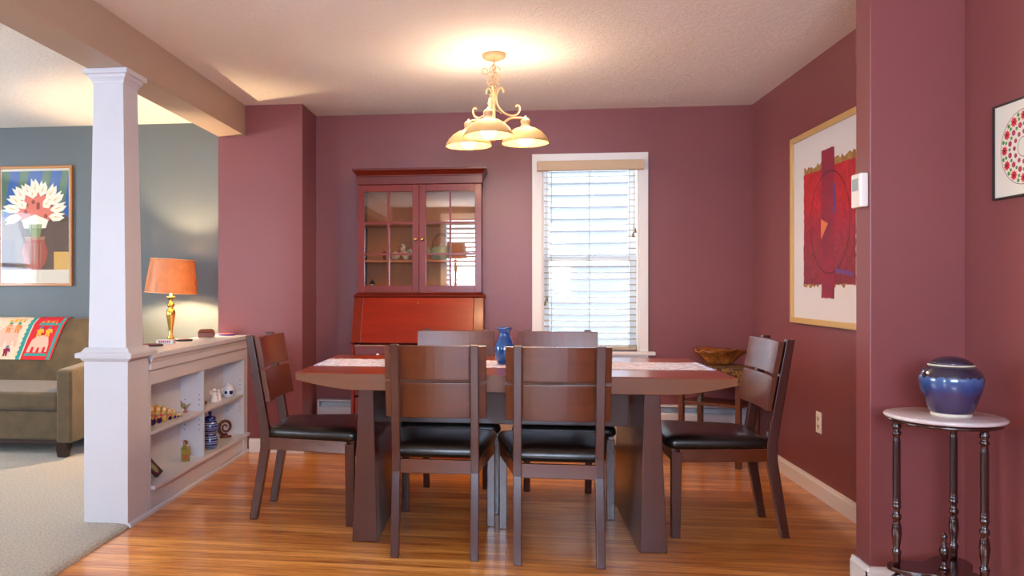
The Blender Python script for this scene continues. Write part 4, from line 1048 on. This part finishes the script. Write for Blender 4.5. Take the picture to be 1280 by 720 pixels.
# polish pottery style glaze
m, nt, b = base('blue_white_stamped_glaze')
tc = nt.nodes.new('ShaderNodeTexCoord'); sp = nt.nodes.new('ShaderNodeSeparateXYZ'); nt.links.new(tc.outputs['Object'], sp.inputs[0])
wv = nt.nodes.new('ShaderNodeTexWave'); wv.wave_type = 'BANDS'; wv.bands_direction = 'Z'; wv.inputs['Scale'].default_value = 11; wv.inputs['Distortion'].default_value = 0; nt.links.new(tc.outputs['Object'], wv.inputs[0])
vo = nt.nodes.new('ShaderNodeTexVoronoi'); vo.inputs['Scale'].default_value = 130; nt.links.new(tc.outputs['Object'], vo.inputs['Vector'])
ad = nt.nodes.new('ShaderNodeMath'); ad.operation = 'MULTIPLY_ADD'; nt.links.new(vo.outputs['Distance'], ad.inputs[0]); ad.inputs[1].default_value = .35; nt.links.new(wv.outputs['Fac'], ad.inputs[2])
r = ramp(nt, ad.outputs[0], [(.25, '141c58'), (.45, '2c449a'), (.62, '7a8ea0'), (.8, 'c4ccd4'), (1.0, '3a4c78')])
nt.links.new(r.outputs[0], b.inputs['Base Color']); b.inputs['Roughness'].default_value = .15; b.inputs['Coat Weight'].default_value = .4
M['pottery'] = m; P('navy_glaze', '10185c', .15, coat=.5)
jr = thing('lidded_jar', 'tall blue and white patterned double gourd jar on the lower shelf', 'jar', (-1.856, 4.872, SB))
JX, JY = -1.856, 4.872
MB().lathe([(.030, 0), (.040, .006), (.049, .03), (.050, .045), (.046, .07), (.038, .085), (.036, .090), (.046, .105), (.053, .13), (.052, .148), (.044, .168), (.034, .18)], (JX, JY, SB), 40).build('body', M['pottery'], jr)
MB().lathe([(.0365, .0), (.039, .004), (.037, .010)], (JX, JY, SB+.081), 36).build('waist_band', M['navy_glaze'], jr)
MB().lathe([(.036, .18), (.038, .184), (.035, .198), (.018, .204), (.008, .207), (.010, .216), (.013, .225), (.008, .233), (.002, .235)], (JX, JY, SB), 32).build('lid', M['navy_glaze'], jr)
# sugar bowl
sb = thing('sugar_bowl', 'small blue and white lidded sugar bowl on the right upper shelf', 'bowl', (-1.868, 5.24, SH))
P('white_glaze', 'dcdce4', .2, coat=.4)
MB().lathe([(.026, 0), (.034, .005), (.040, .025), (.041, .045), (.037, .062), (.032, .068)], (-1.868, 5.24, SH), 32).build('bowl', M['white_glaze'], sb)
MB().lathe([(.033, .068), (.034, .071), (.028, .079), (.010, .085), (.006, .088), (.008, .093), (.003, .098)], (-1.868, 5.24, SH), 28).build('lid', M['white_glaze'], sb)
o = MB(); dirv = Vector((.75, -.66, 0)); s2 = Vector((.66, .75, 0))
for a_, z_, r_ in ((0, .034, .017), (-.9, .034, .013), (.95, .034, .013)):
    c_ = dirv*math.cos(a_)+s2*math.sin(a_); t2 = Vector((-c_.y, c_.x, 0))
    cen = Vector((-1.868, 5.24, SH+z_)); vs = [tuple(cen+c_*.0425)]
    for k in range(12):
        q = 2*PI*k/12; rr_ = r_*(1 if k % 2 else .72); vs.append(tuple(cen+t2*rr_*math.cos(q)+Vector((0,0,rr_*math.sin(q)))+c_*(.0425-rr_*rr_/.09)))
    o.add(vs, [(0, k+1, (k+1) % 12+1) for k in range(12)], 0, True)
o.build('blue_stamps', M['navy_glaze'], sb)
o = MB()
for s in (-1, 1): o.tube([tuple(Vector((-1.868, 5.24, SH+.045))+s2*s*(.038+.012*math.sin(PI*k/8))+Vector((0,0,.016*math.cos(PI*k/8)))) for k in range(9)], .003, 8)
o.build('handle', M['white_glaze'], sb)
# bottle
P('amber_oil', '9a8020', .12, var='6a7428', vscale=50, coat=.5); P('cork', '7a4428', .6); P('raffia', 'c8a480', .7); P('chilli_red', '9a3020', .4)
bo = thing('decorative_bottle', 'small amber glass bottle with a raffia bow on the lower shelf', 'bottle', (-1.865, 4.50, SB))
q = MB().taper(-.024, .024, -.024, .024, 0, -.024, .024, -.024, .024, .075).xf(Matrix.Translation((-1.865, 4.50, SB)) @ Matrix.Rotation(.5, 4, 'Z')); q.build('glass_body', M['amber_oil'], bo, bev=.006, seg=3)
MB().lathe([(.024, .074), (.020, .084), (.011, .092), (.010, .100)], (-1.865, 4.50, SB), 20).build('neck', M['amber_oil'], bo)
MB().lathe([(.012, .100), (.014, .104), (.013, .116), (.009, .120)], (-1.865, 4.50, SB), 16).build('stopper', M['cork'], bo)
o = MB(); cb = Vector((-1.85, 4.482, SB+.094))
dd = Vector((.72, .69, 0))
for pts in ([(0, 0), (-.018, .022), (-.034, .036)], [(0, 0), (.012, -.02), (.028, -.05)], [(0, 0), (.02, -.008), (.022, -.035)]):
    o.tube([tuple(cb+dd*a+Vector((0,0,b_))) for a, b_ in pts], .003, 6)
o.tube([(-1.865+.0125*math.cos(2*PI*k/16), 4.50+.0125*math.sin(2*PI*k/16), SB+.095) for k in range(16)], .0028, 6, closed=True)
o.build('raffia_tie', M['raffia'], bo)
o = MB()
for k in range(3):
    Rb = Matrix.Translation((-1.865, 4.50, SB)) @ Matrix.Rotation(.5, 4, 'Z')
    s0 = len(o.v); o.add([(-.018+k*.010, -.0245, .012), (-.008+k*.010, -.0245, .018), (-.006+k*.010, -.0245, .045), (-.014+k*.010, -.0245, .040)], [(0,1,2,3)]); o.xf(Rb, s0)
o.build('label_fruit', M['chilli_red'], bo)
# plaque
P('plaque_dark', '2c1a24', .3, coat=.4); P('plaque_teal', '4a8a7a', .35, var='b0a040', vscale=90); P('plaque_maroon', '6a2038', .35)
pq = thing('ceramic_tile', 'dark maroon tile with a green oval leaning at the left end of the lower shelf', 'tile', (-1.86, 4.05, SB))
Rq = Matrix.Translation((-1.862, 4.098, SB+.001)) @ Matrix.Rotation(math.radians(60), 4, 'Z') @ Matrix.Rotation(math.radians(-28), 4, 'X') @ Matrix.Translation((0, 0, .052)) @ Matrix.Rotation(math.radians(-30), 4, 'Y')
MB().box(-.030, .030, -.004, .004, -.052, .052).xf(Rq).build('slab', M['plaque_dark'], pq, bev=.003)
o = MB(); o.add([(.021*math.cos(2*PI*k/20), -.0044, .042*math.sin(2*PI*k/20)) for k in range(20)], [tuple(range(20))], 0); o.add([(.012*math.cos(2*PI*k/20), -.0048, .033*math.sin(2*PI*k/20)) for k in range(20)], [tuple(range(20))], 1)
o.xf(Rq); o.build('oval_motif', [M['plaque_maroon'], M['plaque_teal']], pq)
# spiral sculpture
P('spiral_wood', '5a2418', .3, coat=.4)
sp_ = thing('spiral_sculpture', 'dark red wood spiral sculpture on an oval base on the lower shelf', 'sculpture', (-1.885, 5.23, SB))
SD = Vector((.70, .71, 0))
c0 = Vector((-1.885, 5.235, SB+.070)); pts = []; rs = []
for k in range(70):
    t = k/69; a = -PI/2+.2-t*PI*3.6+0; r_ = .048*(1-t)**.85+.006; pts.append(tuple(c0+SD*r_*math.cos(a)+Vector((0,0,r_*math.sin(a))))); rs.append(.0085*(1-t)+.0045)
MB().tube(pts, rs, 10).build('spiral', M['spiral_wood'], sp_)
MB().lathe([(.042, 0), (.044, .004), (.042, .012), (.010, .015)], (0,0,0), 28, sy=.55).xf(Matrix.Translation((-1.885, 5.235, SB)) @ Matrix.Rotation(PI/4, 4, 'Z')).build('base', M['spiral_wood'], sp_)

# ------------------------------------------------------------------ lights
def area(name, loc, rot, sx, sy, power, col):
    d = bpy.data.lights.new(name, 'AREA'); d.shape = 'RECTANGLE'; d.size = sx; d.size_y = sy; d.energy = power; d.color = col
    o = bpy.data.objects.new(name, d); C.objects.link(o); o.location = loc; o.rotation_euler = rot; return o
DAY = (.93, .96, 1.0)
area('daylight_front_window', (-4.2, YR-.12, 1.38), (PI/2+.35, 0, 0), 1.5, 1.4, 14, DAY)
area('daylight_left_window', (XL-.12, 3.3, 1.42), (PI/2+.3, 0, -PI/2), 2.1, 1.3, 25, DAY)
area('daylight_entry_window', (.08, YR-.12, 1.62), (PI/2+.55, 0, 0), 1.95, 1.1, 130, (.56, .73, 1.0))
def point(name, loc, p, r_, col=(1, .70, .42)):
    d = bpy.data.lights.new(name, 'POINT'); d.energy = p; d.shadow_soft_size = r_; d.color = col
    o = bpy.data.objects.new(name, d); C.objects.link(o); o.location = loc; return o
for k in range(3):
    a = ang0+k*2*PI/3
    point('added_ceiling_uplight', (cc.x+AR*math.cos(a), cc.y+AR*math.sin(a), 2.15), 2.0, .09, (1, .82, .62))  # added lights above the shades, no visible source; brighten the ceiling
w = bpy.data.worlds.new('world'); bpy.context.scene.world = w; w.use_nodes = True
w.node_tree.nodes['Background'].inputs[0].default_value = (.68, .82, 1, 1); w.node_tree.nodes['Background'].inputs[1].default_value = 6
s = bpy.context.scene
s.view_settings.view_transform = 'Standard'; s.view_settings.look = 'None'; s.view_settings.exposure = 1.3; s.view_settings.gamma = 1; s.view_settings.use_curve_mapping = False
s.cycles.use_denoising = True
s.cycles.max_bounces = 10; s.cycles.diffuse_bounces = 5; s.cycles.transparent_max_bounces = 16
s.cycles.caustics_reflective = False; s.cycles.caustics_refractive = False
s.cycles.sample_clamp_indirect = 6
